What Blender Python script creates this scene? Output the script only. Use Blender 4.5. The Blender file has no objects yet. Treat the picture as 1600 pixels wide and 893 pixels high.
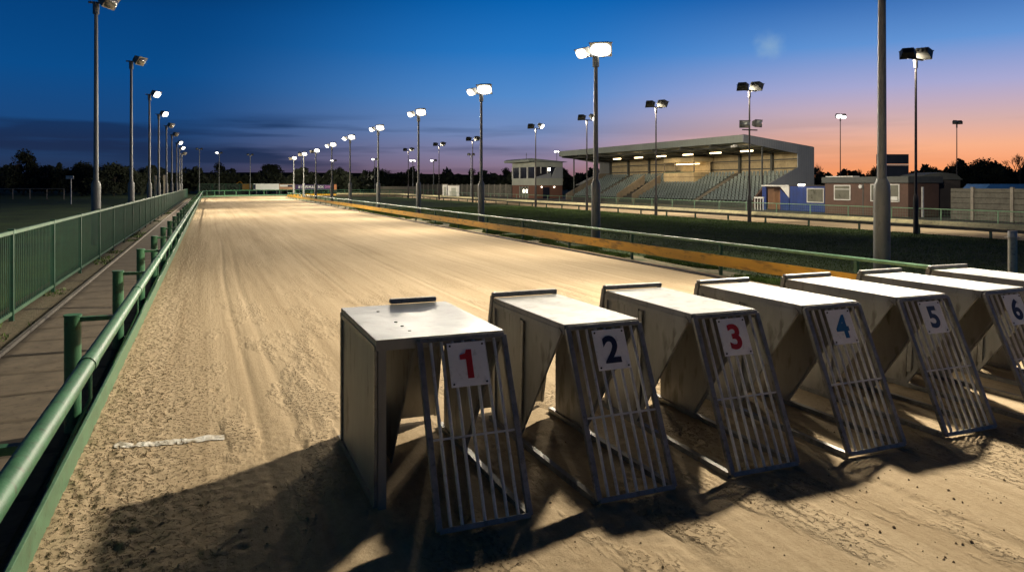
import bpy, math, random
import numpy as np
from mathutils import Vector, Matrix
random.seed(7); RNG = np.random.default_rng(7)
scn = bpy.context.scene
col = scn.collection
# ------------------------------------------------------------------ survey of the site
F, CX, HY, H = 1150.0, 800.0, 287.0, 2.0
S = 475.0 / F; YAW = math.atan(S); SN, CS = math.sin(YAW), math.cos(YAW)
def kx(px): return (px - CX) / F * CS + SN
def onX(px, X):                       # depth Y of the sight line px on the plane x = X
    d = X / kx(px); return (d - SN * X) / CS
def dX(px, X): return X / kx(px)
def zX(px, py, X): return H + (HY - py) / F * dX(px, X)
def at(px, d):                        # ground point at camera depth d
    xc = (px - CX) / F * d
    return Vector((xc * CS + d * SN, -xc * SN + d * CS, 0))
def zd(py, d): return H + (HY - py) / F * d
# ------------------------------------------------------------------ materials
def mat(name, c, rough=.7, metal=0, var=.25, scale=6, bump=0, bscale=40, emit=None, es=1, stretch=(1,1,1), c2=None, dirt=0):
    m = bpy.data.materials.new(name); m.use_nodes = True
    nt = m.node_tree; b = nt.nodes['Principled BSDF']; L = nt.links.new
    b.inputs['Roughness'].default_value = rough; b.inputs['Metallic'].default_value = metal
    if emit:
        b.inputs['Base Color'].default_value = (*c, 1)
        b.inputs['Emission Color'].default_value = (*emit, 1); b.inputs['Emission Strength'].default_value = es
        return m
    tc = nt.nodes.new('ShaderNodeTexCoord'); mp = nt.nodes.new('ShaderNodeMapping'); mp.inputs['Scale'].default_value = stretch
    L(tc.outputs['Object'], mp.inputs['Vector'])
    n = nt.nodes.new('ShaderNodeTexNoise'); n.inputs['Scale'].default_value = scale; n.inputs['Detail'].default_value = 6; n.inputs['Roughness'].default_value = .65
    L(mp.outputs['Vector'], n.inputs['Vector'])
    r = nt.nodes.new('ShaderNodeValToRGB'); L(n.outputs['Fac'], r.inputs['Fac'])
    d = c2 if c2 else tuple(x * (1 - var) for x in c); u = tuple(min(1, x * (1 + var)) for x in c) if not c2 else c
    r.color_ramp.elements[0].position = .35; r.color_ramp.elements[0].color = (*d, 1)
    r.color_ramp.elements[1].position = .65; r.color_ramp.elements[1].color = (*u, 1)
    last = r.outputs['Color']
    if dirt:
        n2 = nt.nodes.new('ShaderNodeTexNoise'); n2.inputs['Scale'].default_value = scale * 3.7; n2.inputs['Detail'].default_value = 9
        L(mp.outputs['Vector'], n2.inputs['Vector'])
        r2 = nt.nodes.new('ShaderNodeValToRGB'); r2.color_ramp.elements[0].position = .56; r2.color_ramp.elements[1].position = .68
        r2.color_ramp.elements[0].color = (0,0,0,1); r2.color_ramp.elements[1].color = (dirt,dirt,dirt,1); L(n2.outputs['Fac'], r2.inputs['Fac'])
        mx = nt.nodes.new('ShaderNodeMixRGB'); L(r2.outputs['Color'], mx.inputs[0]); L(last, mx.inputs[1]); mx.inputs[2].default_value = (.05,.035,.02,1)
        last = mx.outputs['Color']
    L(last, b.inputs['Base Color'])
    mr = nt.nodes.new('ShaderNodeMapRange'); L(n.outputs['Fac'], mr.inputs['Value'])
    mr.inputs['To Min'].default_value = max(.05, rough - .12); mr.inputs['To Max'].default_value = min(1, rough + .12); L(mr.outputs['Result'], b.inputs['Roughness'])
    if bump:
        nb = nt.nodes.new('ShaderNodeTexNoise'); nb.inputs['Scale'].default_value = bscale; nb.inputs['Detail'].default_value = 5; L(mp.outputs['Vector'], nb.inputs['Vector'])
        bp = nt.nodes.new('ShaderNodeBump'); bp.inputs['Strength'].default_value = 1; bp.inputs['Distance'].default_value = bump
        L(nb.outputs['Fac'], bp.inputs['Height']); L(bp.outputs['Normal'], b.inputs['Normal'])
    return m
def stripes(m, axis, freq, depth, dark=None):          # add corrugation / board lines to a material
    nt = m.node_tree; b = nt.nodes['Principled BSDF']; L = nt.links.new
    tc = nt.nodes.new('ShaderNodeTexCoord'); sp = nt.nodes.new('ShaderNodeSeparateXYZ'); L(tc.outputs['Object'], sp.inputs[0])
    mu = nt.nodes.new('ShaderNodeMath'); mu.operation = 'MULTIPLY'; mu.inputs[1].default_value = freq; L(sp.outputs[axis], mu.inputs[0])
    fr = nt.nodes.new('ShaderNodeMath'); fr.operation = 'FRACT'; L(mu.outputs[0], fr.inputs[0])
    r = nt.nodes.new('ShaderNodeValToRGB'); e = r.color_ramp.elements; e[0].position = .0; e[0].color = (0,0,0,1); e[1].position = .12; e[1].color = (1,1,1,1)
    L(fr.outputs[0], r.inputs['Fac'])
    bp = nt.nodes.new('ShaderNodeBump'); bp.inputs['Distance'].default_value = depth; L(r.outputs['Color'], bp.inputs['Height']); L(bp.outputs['Normal'], b.inputs['Normal'])
    if dark is not None:
        src = b.inputs['Base Color'].links[0].from_socket
        mx = nt.nodes.new('ShaderNodeMixRGB'); mx.blend_type = 'MULTIPLY'; mx.inputs[0].default_value = dark; L(src, mx.inputs[1]); L(r.outputs['Color'], mx.inputs[2]); L(mx.outputs[0], b.inputs['Base Color'])
    return m
M = {}
M['green'] = mat('green_paint', (.045,.16,.075), .5, 0, .22, 5, .0015, 60, dirt=.55)
M['green_l'] = mat('pale_green_paint', (.10,.21,.12), .4, 0, .2, 5, .001, 60, dirt=.45)
M['green_f'] = mat('fence_green', (.028,.095,.055), .5, 0, .2, 3, dirt=.3)
M['fence_rail'] = mat('fence_rail_green', (.12,.22,.14), .45, 0, .2, 3, dirt=.3)
M['yellow'] = mat('yellow_board', (.68,.38,.03), .6, 0, .14, 2.5, .002, 30, stretch=(1,.25,1), dirt=.5)
M['cream'] = mat('cream_board', (.74,.66,.38), .6, 0, .15, 3, dirt=.35)
M['rail_dark'] = mat('dark_board', (.05,.05,.04), .7, 0, .3, 3)
M['galv'] = mat('galvanised', (.55,.55,.53), .5, .3, .18, 7, .001, 50, dirt=.25)
M['pole'] = mat('pole_grey', (.23,.24,.235), .5, .35, .15, 4, .001, 60, stretch=(1,1,.3), dirt=.25)
M['mast_dark'] = mat('mast_dark', (.055,.05,.05), .55, .3, .2, 4)
M['housing'] = mat('lamp_housing', (.05,.05,.045), .5, .2, .2, 9)
M['housing_l'] = mat('lamp_housing_tan', (.32,.29,.23), .5, .3, .2, 9)
M['lens_off'] = mat('lens_dark', (.25,.26,.25), .15, .3, .1, 3)
M['lens_on'] = mat('lens_lit', (.8,.8,.8), .3, emit=(1,.96,.86), es=9)
M['steel_roof'] = mat('sheet_steel', (.33,.34,.345), .55, .3, .2, 2.2, .006, 3.0, dirt=.35)
M['steel_sky_tint'] = mat('sheet_steel_sky_tint', (.17,.185,.20), .40, .5, .25, 2.4, .008, 2.6, dirt=.3)  # first trap's roof: sky reflection painted in as a darker grey-blue base colour
M['steel_side'] = mat('sheet_steel_side', (.27,.262,.24), .55, .35, .22, 2.6, .002, 9, stretch=(1,1,.35), dirt=.55)
M['steel_dark'] = mat('steel_angle', (.24,.235,.22), .45, .45, .25, 8, .0008, 60, dirt=.4)
M['plate'] = mat('plate_white', (.84,.84,.86), .45, 0, .06, 6, dirt=.22)
M['num_red'] = mat('numeral_red', (.42,.02,.02), .5, 0, .1, 5)
M['num_navy'] = mat('numeral_navy', (.012,.016,.045), .5, 0, .1, 5)
M['num_blue'] = mat('numeral_blue', (.02,.12,.30), .5, 0, .1, 5)
M['num_slate'] = mat('numeral_slate', (.05,.07,.12), .5, 0, .1, 5)
M['black'] = mat('black_rubber', (.012,.012,.012), .5, 0, .2, 5)
M['concrete'] = mat('concrete', (.27,.245,.205), .85, 0, .18, 3, .006, 25, dirt=.45)
M['tarmac'] = mat('tarmac', (.07,.068,.06), .9, 0, .2, 2, .004, 60)
M['brick'] = mat('brick', (.15,.07,.045), .85, 0, .2, 20)
M['clad'] = stripes(mat('stand_cladding', (.27,.29,.31), .55, .1, .08, .6), 0, 4, .02, .25)
M['clad_y'] = stripes(mat('fascia_cladding', (.24,.27,.24), .55, .1, .10, .5), 1, 2.5, .015, .2)
M['clad_pale'] = mat('tower_cladding', (.36,.38,.32), .6, 0, .1, 1)
M['beige'] = stripes(mat('beige_panel', (.42,.34,.20), .8, 0, .15, 1.2, dirt=.3), 2, 1.5, .02, .7)
M['buff'] = mat('buff_render', (.17,.145,.11), .85, 0, .15, 1.5, dirt=.3)
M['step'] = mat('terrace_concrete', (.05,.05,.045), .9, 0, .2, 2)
M['beam'] = mat('dark_beam', (.07,.075,.07), .6, .2, .15, 3)
M['seat'] = mat('seat_plastic', (.14,.18,.175), .4, 0, .2, .8)
M['glass'] = mat('dark_glass', (.015,.018,.03), .08, 0, .1, 3)
M['win_in'] = mat('window_dim', (.12,.12,.09), .3, 0, .3, 1.2)
M['white'] = mat('white_paint', (.66,.66,.62), .5, 0, .08, 4, dirt=.25)
M['blue'] = stripes(mat('blue_boards', (.008,.032,.17), .6, 0, .2, 2), 1, 3, .01, .5)
M['blue_tarp'] = mat('blue_roof', (.03,.13,.36), .5, 0, .2, 2)
M['brown'] = mat('brown_boards', (.10,.058,.043), .8, 0, .12, 1.5, dirt=.3)
M['door_b'] = mat('brown_door', (.22,.11,.05), .6, 0, .15, 3)
M['gravel_wall'] = stripes(mat('concrete_panels', (.12,.115,.095), .9, 0, .25, 2.5, dirt=.5), 2, 3.3, .03, .5)
M['shed'] = mat('dark_shed', (.035,.03,.03), .8, 0, .2, 2)
M['screen'] = mat('scoreboard_black', (.02,.022,.03), .4, 0, .2, 2)
M['warm_strip'] = mat('warm_tube', (1,.8,.5), .5, emit=(1,.72,.36), es=9)
M['spot_on'] = mat('small_lamp', (1,.9,.7), .5, emit=(1,.9,.7), es=10)
M['dim_glow'] = mat('lit_room', (.4,.4,.25), .5, emit=(.8,.75,.45), es=.16)
M['leaf'] = mat('foliage_dark', (.022,.03,.014), .8, 0, .5, .8)
M['bark'] = mat('bark', (.05,.04,.03), .9, 0, .3, 4)
M['blade'] = mat('grass_blades', (.10,.17,.03), .7, 0, .5, 1.2)
M['turf_blade'] = mat('turf_blades', (.072,.12,.027), .9, 0, .4, .5)
M['cream_post'] = mat('cream_post', (.72,.66,.50), .6, 0, .1, 5, dirt=.35)
M['purple'] = mat('banner_purple', (.035,.02,.09), .5, 0, .2, 1)
M['peach'] = mat('banner_peach', (.50,.30,.17), .5, 0, .2, 1)
M['orange'] = mat('banner_orange', (.6,.22,.06), .5, 0, .1, 1)
M['banner_w'] = mat('banner_white', (.72,.76,.72), .5, 0, .08, .4)
M['pink'] = mat('banner_pink', (.55,.2,.5), .5, 0, .1, 1)
M['digger'] = mat('digger_yellow', (.6,.3,.03), .5, 0, .1, 1)
M['line'] = mat('chalk_line', (.80,.79,.74), .9, 0, .12, 12, .004, 80, c2=(.40,.34,.24))
# ------------------------------------------------------------------ mesh builder
class MB:
    def __init__(s): s.v = []; s.f = []
    def add(s, vs, fs):
        o = len(s.v); s.v += [tuple(v) for v in vs]; s.f += [tuple(i + o for i in f) for f in fs]; return s
    def box(s, x0, x1, y0, y1, z0, z1):
        return s.add([(x0,y0,z0),(x1,y0,z0),(x1,y1,z0),(x0,y1,z0),(x0,y0,z1),(x1,y0,z1),(x1,y1,z1),(x0,y1,z1)],
                     [(0,3,2,1),(4,5,6,7),(0,1,5,4),(1,2,6,5),(2,3,7,6),(3,0,4,7)])
    def bar(s, a, b, w, h, up=(0,0,1)):                 # rectangular bar from a to b
        a, b = Vector(a), Vector(b); d = (b - a).normalized(); u = Vector(up)
        if abs(d.dot(u)) > .99: u = Vector((0,1,0))
        r = d.cross(u).normalized(); u = r.cross(d)
        vs = [p + r * (i * w / 2) + u * (j * h / 2) for p in (a, b) for i, j in ((-1,-1),(1,-1),(1,1),(-1,1))]
        return s.add(vs, [(0,1,2,3),(7,6,5,4),(0,4,5,1),(1,5,6,2),(2,6,7,3),(3,7,4,0)])
    def tube(s, a, b, r0, r1=None, n=10, cap=True):
        a, b = Vector(a), Vector(b); r1 = r0 if r1 is None else r1
        return s.sweep([a, b], [r0, r1], n, cap)
    def sweep(s, pts, rad, n=10, cap=True):
        pts = [Vector(p) for p in pts]; k = len(pts)
        if not isinstance(rad, (list, tuple)): rad = [rad] * k
        vs = []; fs = []
        for i, p in enumerate(pts):
            d = (pts[min(i+1,k-1)] - pts[max(i-1,0)]).normalized()
            u = Vector((0,0,1)) if abs(d.z) < .9 else Vector((1,0,0))
            r = d.cross(u).normalized(); u = r.cross(d)
            vs += [p + (r * math.cos(t) + u * math.sin(t)) * rad[i] for t in [2*math.pi*j/n for j in range(n)]]
        for i in range(k-1):
            fs += [(i*n+j, i*n+(j+1)%n, (i+1)*n+(j+1)%n, (i+1)*n+j) for j in range(n)]
        if cap: fs += [tuple(range(n))[::-1], tuple(range((k-1)*n, k*n))]
        return s.add(vs, fs)
    def prism(s, poly, axis, a, b):                     # polygon in the other two axes extruded from a to b
        def P(u, v, t): return (t,u,v) if axis == 0 else (u,t,v) if axis == 1 else (u,v,t)
        n = len(poly)
        vs = [P(u,v,a) for u,v in poly] + [P(u,v,b) for u,v in poly]
        return s.add(vs, [tuple(range(n)), tuple(range(n,2*n))[::-1]] + [(i, i+n, (i+1)%n+n, (i+1)%n) for i in range(n)])
    def strip(s, path, z0, z1, off0, off1):              # board that follows a ground path
        k = len(path); vs = []; fs = []
        for i, p in enumerate(path):
            d = (path[min(i+1,k-1)] - path[max(i-1,0)]); nrm = Vector((d.y, -d.x, 0)).normalized()
            for o in (off0, off1):
                for z in (z0, z1): q = p + nrm * o; vs.append((q.x, q.y, z))
        for i in range(k-1):
            a = i*4; b = a+4
            fs += [(a,b,b+1,a+1), (a+2,a+3,b+3,b+2), (a+1,b+1,b+3,a+3), (a,a+2,b+2,b)]
        fs += [(0,1,3,2), ((k-1)*4, (k-1)*4+2, (k-1)*4+3, (k-1)*4+1)]
        return s.add(vs, fs)
    def build(s, name, m, parent=None, base=None, smooth=False, bev=0):
        me = bpy.data.meshes.new(name); b = BASE.get(parent.name, Vector()) if parent else (base or Vector())
        if base is not None: b = base
        me.from_pydata([(v[0]-b[0], v[1]-b[1], v[2]-b[2]) for v in s.v], [], s.f); me.update()
        import bmesh
        bm = bmesh.new(); bm.from_mesh(me); bmesh.ops.recalc_face_normals(bm, faces=bm.faces); bm.to_mesh(me); bm.free()
        me.materials.append(M[m] if isinstance(m, str) else m)
        if smooth: me.shade_smooth()
        o = bpy.data.objects.new(name, me); col.objects.link(o)
        if parent: o.parent = parent; BASE[o.name] = b
        elif base is not None: o.location = b; BASE[o.name] = b
        if bev:
            md = o.modifiers.new('bevel', 'BEVEL'); md.width = bev; md.segments = 2; md.limit_method = 'ANGLE'
        if smooth:
            try: me.set_sharp_from_angle(angle=math.radians(40))
            except Exception: pass
        return o
BASE = {}
def tag(o, label=None, cat=None, group=None, kind=None):
    if label: o['label'] = label
    if cat: o['category'] = cat
    if group: o['group'] = group
    if kind: o['kind'] = kind
    return o
def thing(name, loc, label=None, cat=None, group=None):
    o = bpy.data.objects.new(name, None); col.objects.link(o); o.location = loc; o.empty_display_size = .3
    BASE[o.name] = Vector(loc); return tag(o, label, cat, group)
def copy_tree(o, parent=None):
    c = o.copy(); col.objects.link(c); BASE[c.name] = BASE.get(o.name, Vector())
    if parent: c.parent = parent
    for ch in list(o.children): copy_tree(ch, c)
    return c
# ------------------------------------------------------------------ numpy noise
def hsh(i, j, s):
    v = (i.astype(np.int64) * 374761393 + j.astype(np.int64) * 668265263 + s * 974634777) & 0xffffffff
    v = ((v ^ (v >> 13)) * 1274126177) & 0xffffffff
    return ((v ^ (v >> 16)) & 0xffff) / 65535.0
def vn(x, y, s=0):
    i = np.floor(x); j = np.floor(y); u = x - i; v = y - j; u = u*u*(3-2*u); v = v*v*(3-2*v)
    i = i.astype(np.int64); j = j.astype(np.int64)
    return (hsh(i,j,s)*(1-u)+hsh(i+1,j,s)*u)*(1-v) + (hsh(i,j+1,s)*(1-u)+hsh(i+1,j+1,s)*u)*v - .5
def sand_h(x, y):
    x = np.asarray(x, float); y = np.asarray(y, float)
    h = .010*vn(x*1.1, y*.25, 1) + .005*vn(x*5, y*.4, 2) + .002*vn(x*14, y*.7, 3)
    edge = np.clip((.02 - x) / .5, 0, 1)                       # loose sand thrown against the kickboard
    h += edge * (.012*vn(x*9, y*9, 4) + .017*vn(x*21, y*19, 5) + .016*vn(x*40, y*36, 6))
    h += .035*np.clip((-.35 - x)/.5, 0, 1)**1.5
    patch = np.clip(vn(x*.9, y*.45, 7)*3.2 + .25, 0, 1) * np.clip((7.5 - y)/2.5, 0, 1)   # scuffed where dogs and handlers step
    h += patch * (.004*vn(x*12, y*10, 8) + .014*vn(x*24, y*19, 9) + .012*vn(x*40, y*36, 12))
    for c in (.35, .62, 2.4, 4.1, 6.3): h -= .010*np.exp(-((x-c-.05*np.sin(y*.3))/.04)**2)
    fade = np.clip((45 - y)/35, .15, 1)
    return h * fade
# ------------------------------------------------------------------ oval paths
def arc(cx, cy, r0, r1, n): return [Vector((cx - r0*math.cos(t), cy + r1*math.sin(t), 0)) for t in [math.pi*i/n for i in range(n+1)]]
def oval(xl, xr, cy, y0, y1, n=40, st=3.0):
    p = []; y = y0
    while y < cy - .1: p.append(Vector((xl, y, 0))); y += st
    p += arc((xl+xr)/2, cy, (xr-xl)/2, (xr-xl)/2, n)
    y = cy - st
    while y > y1: p.append(Vector((xr, y, 0))); y -= st
    p.append(Vector((xr, y1, 0))); return p
XO, XI, XB, XF = -.85, 10.4, 26.5, 34.0
CYO, CYI = 113.0, 108.0
# ------------------------------------------------------------------ SETTING
def sheet(name, poly, z, m): 
    mb = MB(); mb.add([(x,y,z) for x,y in poly], [tuple(range(len(poly)))]); o = mb.build(name, m); tag(o, kind='structure'); return o
def grass_mat(name, c, c2, sc):
    m = mat(name, c, .9, 0, .3, sc, .03, 30, c2=c2); return m
field = sheet('ground', [(-900,-60),(900,-60),(900,1200),(-900,1200)], -.06, grass_mat('field_grass', (.075,.15,.03), (.03,.07,.014), .25))
# race track: fine near straight, then one sheet round the bend
def track():
    xs = np.concatenate([np.arange(-.86, .5, .02), np.arange(.5, 7.5, .033), np.arange(7.5, 10.38, .08), [10.38]])
    ys = [-.5]; st = .03
    while ys[-1] < CYI:
        y = ys[-1]; ys.append(y + (.035 if y < 2.2 else .022 if y < 6.5 else .022 + (y-6.5)*.012))
    ys[-1] = CYI; ys = np.array(ys); nx, ny = len(xs), len(ys)
    X, Y = np.meshgrid(xs, ys); Z = sand_h(X, Y)
    rp = np.random.default_rng(5)
    for g_ in range(34):                                    # paw and boot prints in loose runs
        cx_, cy_ = rp.uniform(-.5, 6.2), rp.uniform(1.4, 4.2) if g_ < 24 else rp.uniform(6.5, 13)
        for k_ in range(9):
            px_, py_ = cx_ + rp.normal()*.16, cy_ + rp.normal()*.38; ra = rp.uniform(.012, .032); dp = ra*rp.uniform(.2, .5)
            jx = slice(*np.searchsorted(xs, [px_-.14, px_+.14])); jy = slice(*np.searchsorted(ys, [py_-.2, py_+.2]))
            q = ((X[jy,jx]-px_)/ra)**2 + ((Y[jy,jx]-py_)/(ra*1.5))**2
            Z[jy,jx] += -dp*np.exp(-q) + dp*.35*np.exp(-(np.sqrt(q)-1.7)**2*3)
    v = np.stack([X, Y, Z], -1).reshape(-1, 3)
    i = np.arange(ny-1)[:,None]*nx + np.arange(nx-1)[None,:]
    f = np.stack([i, i+1, i+1+nx, i+nx], -1).reshape(-1, 4)
    # bend and back straight
    inn = [Vector((XI,CYI,0))] + arc((XI+XB)/2, CYI, (XB-XI)/2, (XB-XI)/2, 40)[1:] + [Vector((XB,60,0)), Vector((XB,20,0)), Vector((XB,-5,0))]
    out = [Vector((XO,CYI,0))] + arc((XO+XF)/2, CYO, (XF-XO)/2, (XF-XO)/2, 40)[1:] + [Vector((XF,60,0)), Vector((XF,20,0)), Vector((XF,-5,0))]
    o = len(v); v2 = []; f2 = []; K = 6
    for a, b in zip(inn, out):
        for k in range(K+1): p = a.lerp(b, k/K); v2.append((p.x,p.y,0))
    for a in range(len(inn)-1):
        for k in range(K): q = o+a*(K+1)+k; f2.append((q, q+1, q+K+2, q+K+1))
    me = bpy.data.meshes.new('track')
    V = np.concatenate([v, np.array(v2)]); FF = np.concatenate([f, np.array(f2)])
    me.vertices.add(len(V)); me.vertices.foreach_set('co', V.ravel())
    me.loops.add(len(FF)*4); me.loops.foreach_set('vertex_index', FF.ravel().astype(np.int32))
    me.polygons.add(len(FF)); me.polygons.foreach_set('loop_start', np.arange(0, len(FF)*4, 4, dtype=np.int32)); me.polygons.foreach_set('loop_total', np.full(len(FF), 4, np.int32))
    me.update(calc_edges=True); me.validate(); me.shade_smooth()
    ob = bpy.data.objects.new('sand_track', me); col.objects.link(ob); tag(ob, kind='structure')
    m = bpy.data.materials.new('sand'); m.use_nodes = True; nt = m.node_tree; L = nt.links.new; N = nt.nodes.new; b = nt.nodes['Principled BSDF']
    b.inputs['Roughness'].default_value = .95; b.inputs['Specular IOR Level'].default_value = .15
    tc = N('ShaderNodeTexCoord')
    def noise(scale, st, det=6, rough=.6):
        mp = N('ShaderNodeMapping'); mp.inputs['Scale'].default_value = st; L(tc.outputs['Object'], mp.inputs[0])
        n = N('ShaderNodeTexNoise'); n.inputs['Scale'].default_value = scale; n.inputs['Detail'].default_value = det; n.inputs['Roughness'].default_value = rough; L(mp.outputs[0], n.inputs[0]); return n.outputs['Fac']
    def ramp(fac, p0, c0, p1, c1):
        r = N('ShaderNodeValToRGB'); r.color_ramp.elements[0].position = p0; r.color_ramp.elements[0].color = (*c0,1); r.color_ramp.elements[1].position = p1; r.color_ramp.elements[1].color = (*c1,1); L(fac, r.inputs[0]); return r.outputs[0]
    def mix(mode, f, a, c):
        x = N('ShaderNodeMixRGB'); x.blend_type = mode
        if isinstance(f, float): x.inputs[0].default_value = f
        else: L(f, x.inputs[0])
        L(a, x.inputs[1]); L(c, x.inputs[2]); return x.outputs[0]
    base = ramp(noise(.5, (1,.22,1), 5), .3, (.44,.345,.225), .72, (.55,.44,.295))
    streak = ramp(noise(1.7, (1,.035,1), 3, .6), .36, (.86,.84,.80), .62, (1.04,1.04,1.04))
    fine = ramp(noise(20, (1,.7,1), 5, .75), .36, (.86,.84,.81), .58, (1.02,1.02,1.02))
    spk = ramp(noise(75, (1,1,1), 3, .6), .28, (.45,.40,.34), .40, (1,1,1))
    drag = ramp(noise(7, (1,.012,1), 3, .55), .40, (.74,.71,.66), .47, (1,1,1)); c = mix('MULTIPLY', .9, base, streak); c = mix('MULTIPLY', .38, c, drag); c = mix('MULTIPLY', .75, c, fine); c = mix('MULTIPLY', .6, c, spk); L(c, b.inputs['Base Color'])
    # loose, clumped texture: strongest along the kickboard and in the scuffed patches
    sp = N('ShaderNodeSeparateXYZ'); L(tc.outputs['Object'], sp.inputs[0])
    mr = N('ShaderNodeMapRange'); mr.inputs[1].default_value = -.5; mr.inputs[2].default_value = .2; mr.inputs[3].default_value = 1; mr.inputs[4].default_value = 0; L(sp.outputs[0], mr.inputs[0])
    my = N('ShaderNodeMapRange'); my.inputs[1].default_value = 4; my.inputs[2].default_value = 16; my.inputs[3].default_value = .9; my.inputs[4].default_value = .12; L(sp.outputs[1], my.inputs[0])
    pt = ramp(noise(1.6, (1,.28,1), 4, .6), .50, (0,0,0), .60, (1,1,1))
    pm = N('ShaderNodeMath'); pm.operation = 'MULTIPLY'; L(pt, pm.inputs[0]); L(my.outputs[0], pm.inputs[1])
    mm = N('ShaderNodeMath'); mm.operation = 'MAXIMUM'; L(mr.outputs[0], mm.inputs[0]); L(pm.outputs[0], mm.inputs[1])
    cl = ramp(noise(30, (1,.8,1), 5, .62), .36, (0,0,0), .47, (1,1,1))
    cm = N('ShaderNodeMath'); cm.operation = 'MULTIPLY'; L(cl, cm.inputs[0]); L(mm.outputs[0], cm.inputs[1])
    b1 = N('ShaderNodeBump'); b1.inputs['Distance'].default_value = .026; L(cm.outputs[0], b1.inputs['Height'])
    b2 = N('ShaderNodeBump'); b2.inputs['Distance'].default_value = .006; L(noise(34, (1,.8,1), 6, .7), b2.inputs['Height']); L(b1.outputs[0], b2.inputs['Normal'])
    b3 = N('ShaderNodeBump'); b3.inputs['Distance'].default_value = .009; L(noise(6, (1,.05,1), 3, .5), b3.inputs['Height']); L(b2.outputs[0], b3.inputs['Normal'])
    L(b3.outputs[0], b.inputs['Normal']); me.materials.append(m)
    M['sand'] = m
track()
# infield grass, verge, path, apron
infield_pts = [(XI+.0,-5)] + [(p.x,p.y) for p in arc((XI+XB)/2, CYI, (XB-XI)/2, (XB-XI)/2, 32)] + [(XB,-5)]
sheet('infield_grass', [(x, y) for x, y in infield_pts], -.02, grass_mat('infield_turf', (.075,.125,.028), (.036,.062,.014), 1.2))
sheet('verge', [(XI-.02,-5),(XI+.55,-5),(XI+.55,CYI),(XI-.02,CYI)], .004, mat('verge_soil', (.34,.27,.17), .95, 0, .3, 3, .02, 30, c2=(.05,.08,.02)))
sheet('path', [(-2.22,-5),(-1.02,-5),(-1.02,CYO),(-2.22,CYO)], .004, stripes(mat('path_slabs', (.12,.095,.065), .9, 0, .22, 4, .006, 25, dirt=.5), 1, 1.1, .01, .3))
sheet('gravel_strip', [(-3.0,-5),(-2.22,-5),(-2.22,CYO),(-3.0,CYO)], .0, mat('gravel', (.20,.155,.10), .95, 0, .4, 14, .03, 45, c2=(.07,.07,.03)))
sheet('soil_strip', [(-1.02,-5),(XO-.02,-5),(XO-.02,CYO),(-1.02,CYO)], .0, mat('soil', (.10,.08,.05), .95, 0, .4, 14, .03, 45))
sheet('apron', [(XF,-10),(60,-10),(60,CYO),(XF,CYO)], -.03, 'tarmac')
# raised concrete kerb edge along the slabs
mb = MB(); mb.box(-2.26,-2.20,-5,CYO,0,.045); tag(mb.build('path_kerb','concrete',bev=.008), kind='structure')
# white start line
pts = []; n = 120
xs = np.linspace(-.66, .12, n)
ya = 6.20 + xs*(-.08) + .03*vn(xs*9, xs*0, 20); yb = ya + .12 + .035*vn(xs*11, xs*0, 21)
mb = MB(); V = []
for i in range(n):
    for k in range(5):
        yy = ya[i] + (yb[i]-ya[i])*k/4; V.append((xs[i], yy, float(sand_h(xs[i], yy)) + .006))
mb.add(V, [(i*5+k, (i+1)*5+k, (i+1)*5+k+1, i*5+k+1) for i in range(n-1) for k in range(4) if vn(np.array(i*.35), np.array(k*.8), 30) > -.36])
tag(mb.build('track_line','line'), kind='structure')
# ------------------------------------------------------------------ left safety rail (outer)
op = oval(XO, XF, CYO, -3, -4)
sr = thing('safety_rail', (XO, 0, 0), 'green tubular safety rail over green kickboard running from the lower left corner', 'rail')
MB().strip(op[:39+41], 0, .20, -.025, .0).build('kickboard', 'green_l', sr, bev=.004)
def off_path(path, o):
    r = []
    for i, p in enumerate(path):
        d = path[min(i+1,len(path)-1)] - path[max(i-1,0)]; r.append(p + Vector((d.y,-d.x,0)).normalized()*o)
    return r
ip = off_path(op[:39+41], .19)
MB().sweep([(p.x,p.y,.93) for p in ip], .047, 14).build('top_rail', 'green', sr, smooth=True)
pp = off_path(op[:39+41], -.16); Ys = 2.15
mb = MB(); 
k = 0; y = .35
PSTS = []
while y < CYO: PSTS.append((Vector((XO-.16,y,0)), Vector((1,0,0)))); y += 3.25
na = 20
for i in range(1, na): 
    t = math.pi*i/na; c = Vector(((XO+XF)/2, CYO, 0)); dr = Vector((-math.cos(t), math.sin(t), 0)); PSTS.append((c + dr*((XF-XO)/2+.16), -dr))
for i, (p, d) in enumerate(PSTS):
    po = MB().tube(p, p+Vector((0,0,.93)), .062, n=12).tube(p+Vector((0,0,.93)), p+Vector((0,0,.945)), .067, n=12).build('post', 'green', sr, smooth=True)
    a = MB().bar(p+Vector((0,0,.905))+d*.05, p+Vector((0,0,.905))+d*.33, .05, .035)
    MB().bar(p+d*.05+Vector((0,0,.12)), p+d*.14+Vector((0,0,.12)), .05, .05).build('foot_bracket', 'green', po)
    if i < 12:
        q = p + d*.35 + Vector((0,1.5,0)); MB().sweep([q+Vector((0,0,.89)), q+Vector((0,0,.70)), q+Vector((-.22,0,.2))], .011, 6).build('stay', 'green', po)
    a.build('arm', 'green', po)
for j in range(10):
    MB().tube((XO+.19, 1.7+3.25*j, .93), (XO+.19, 1.83+3.25*j, .93), .052, n=16).build('coupling', 'green', sr, smooth=True)
# second lower dark service rail (hare rail) behind the kickboard
mb = MB().sweep([(XO-.06, y, .10) for y in (-3, CYO)], .018, 8)
tag(mb.build('hare_cable', 'green_f', smooth=True), 'thin conduit tube lying along the back of the green kickboard at the lower left', 'conduit')
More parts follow.
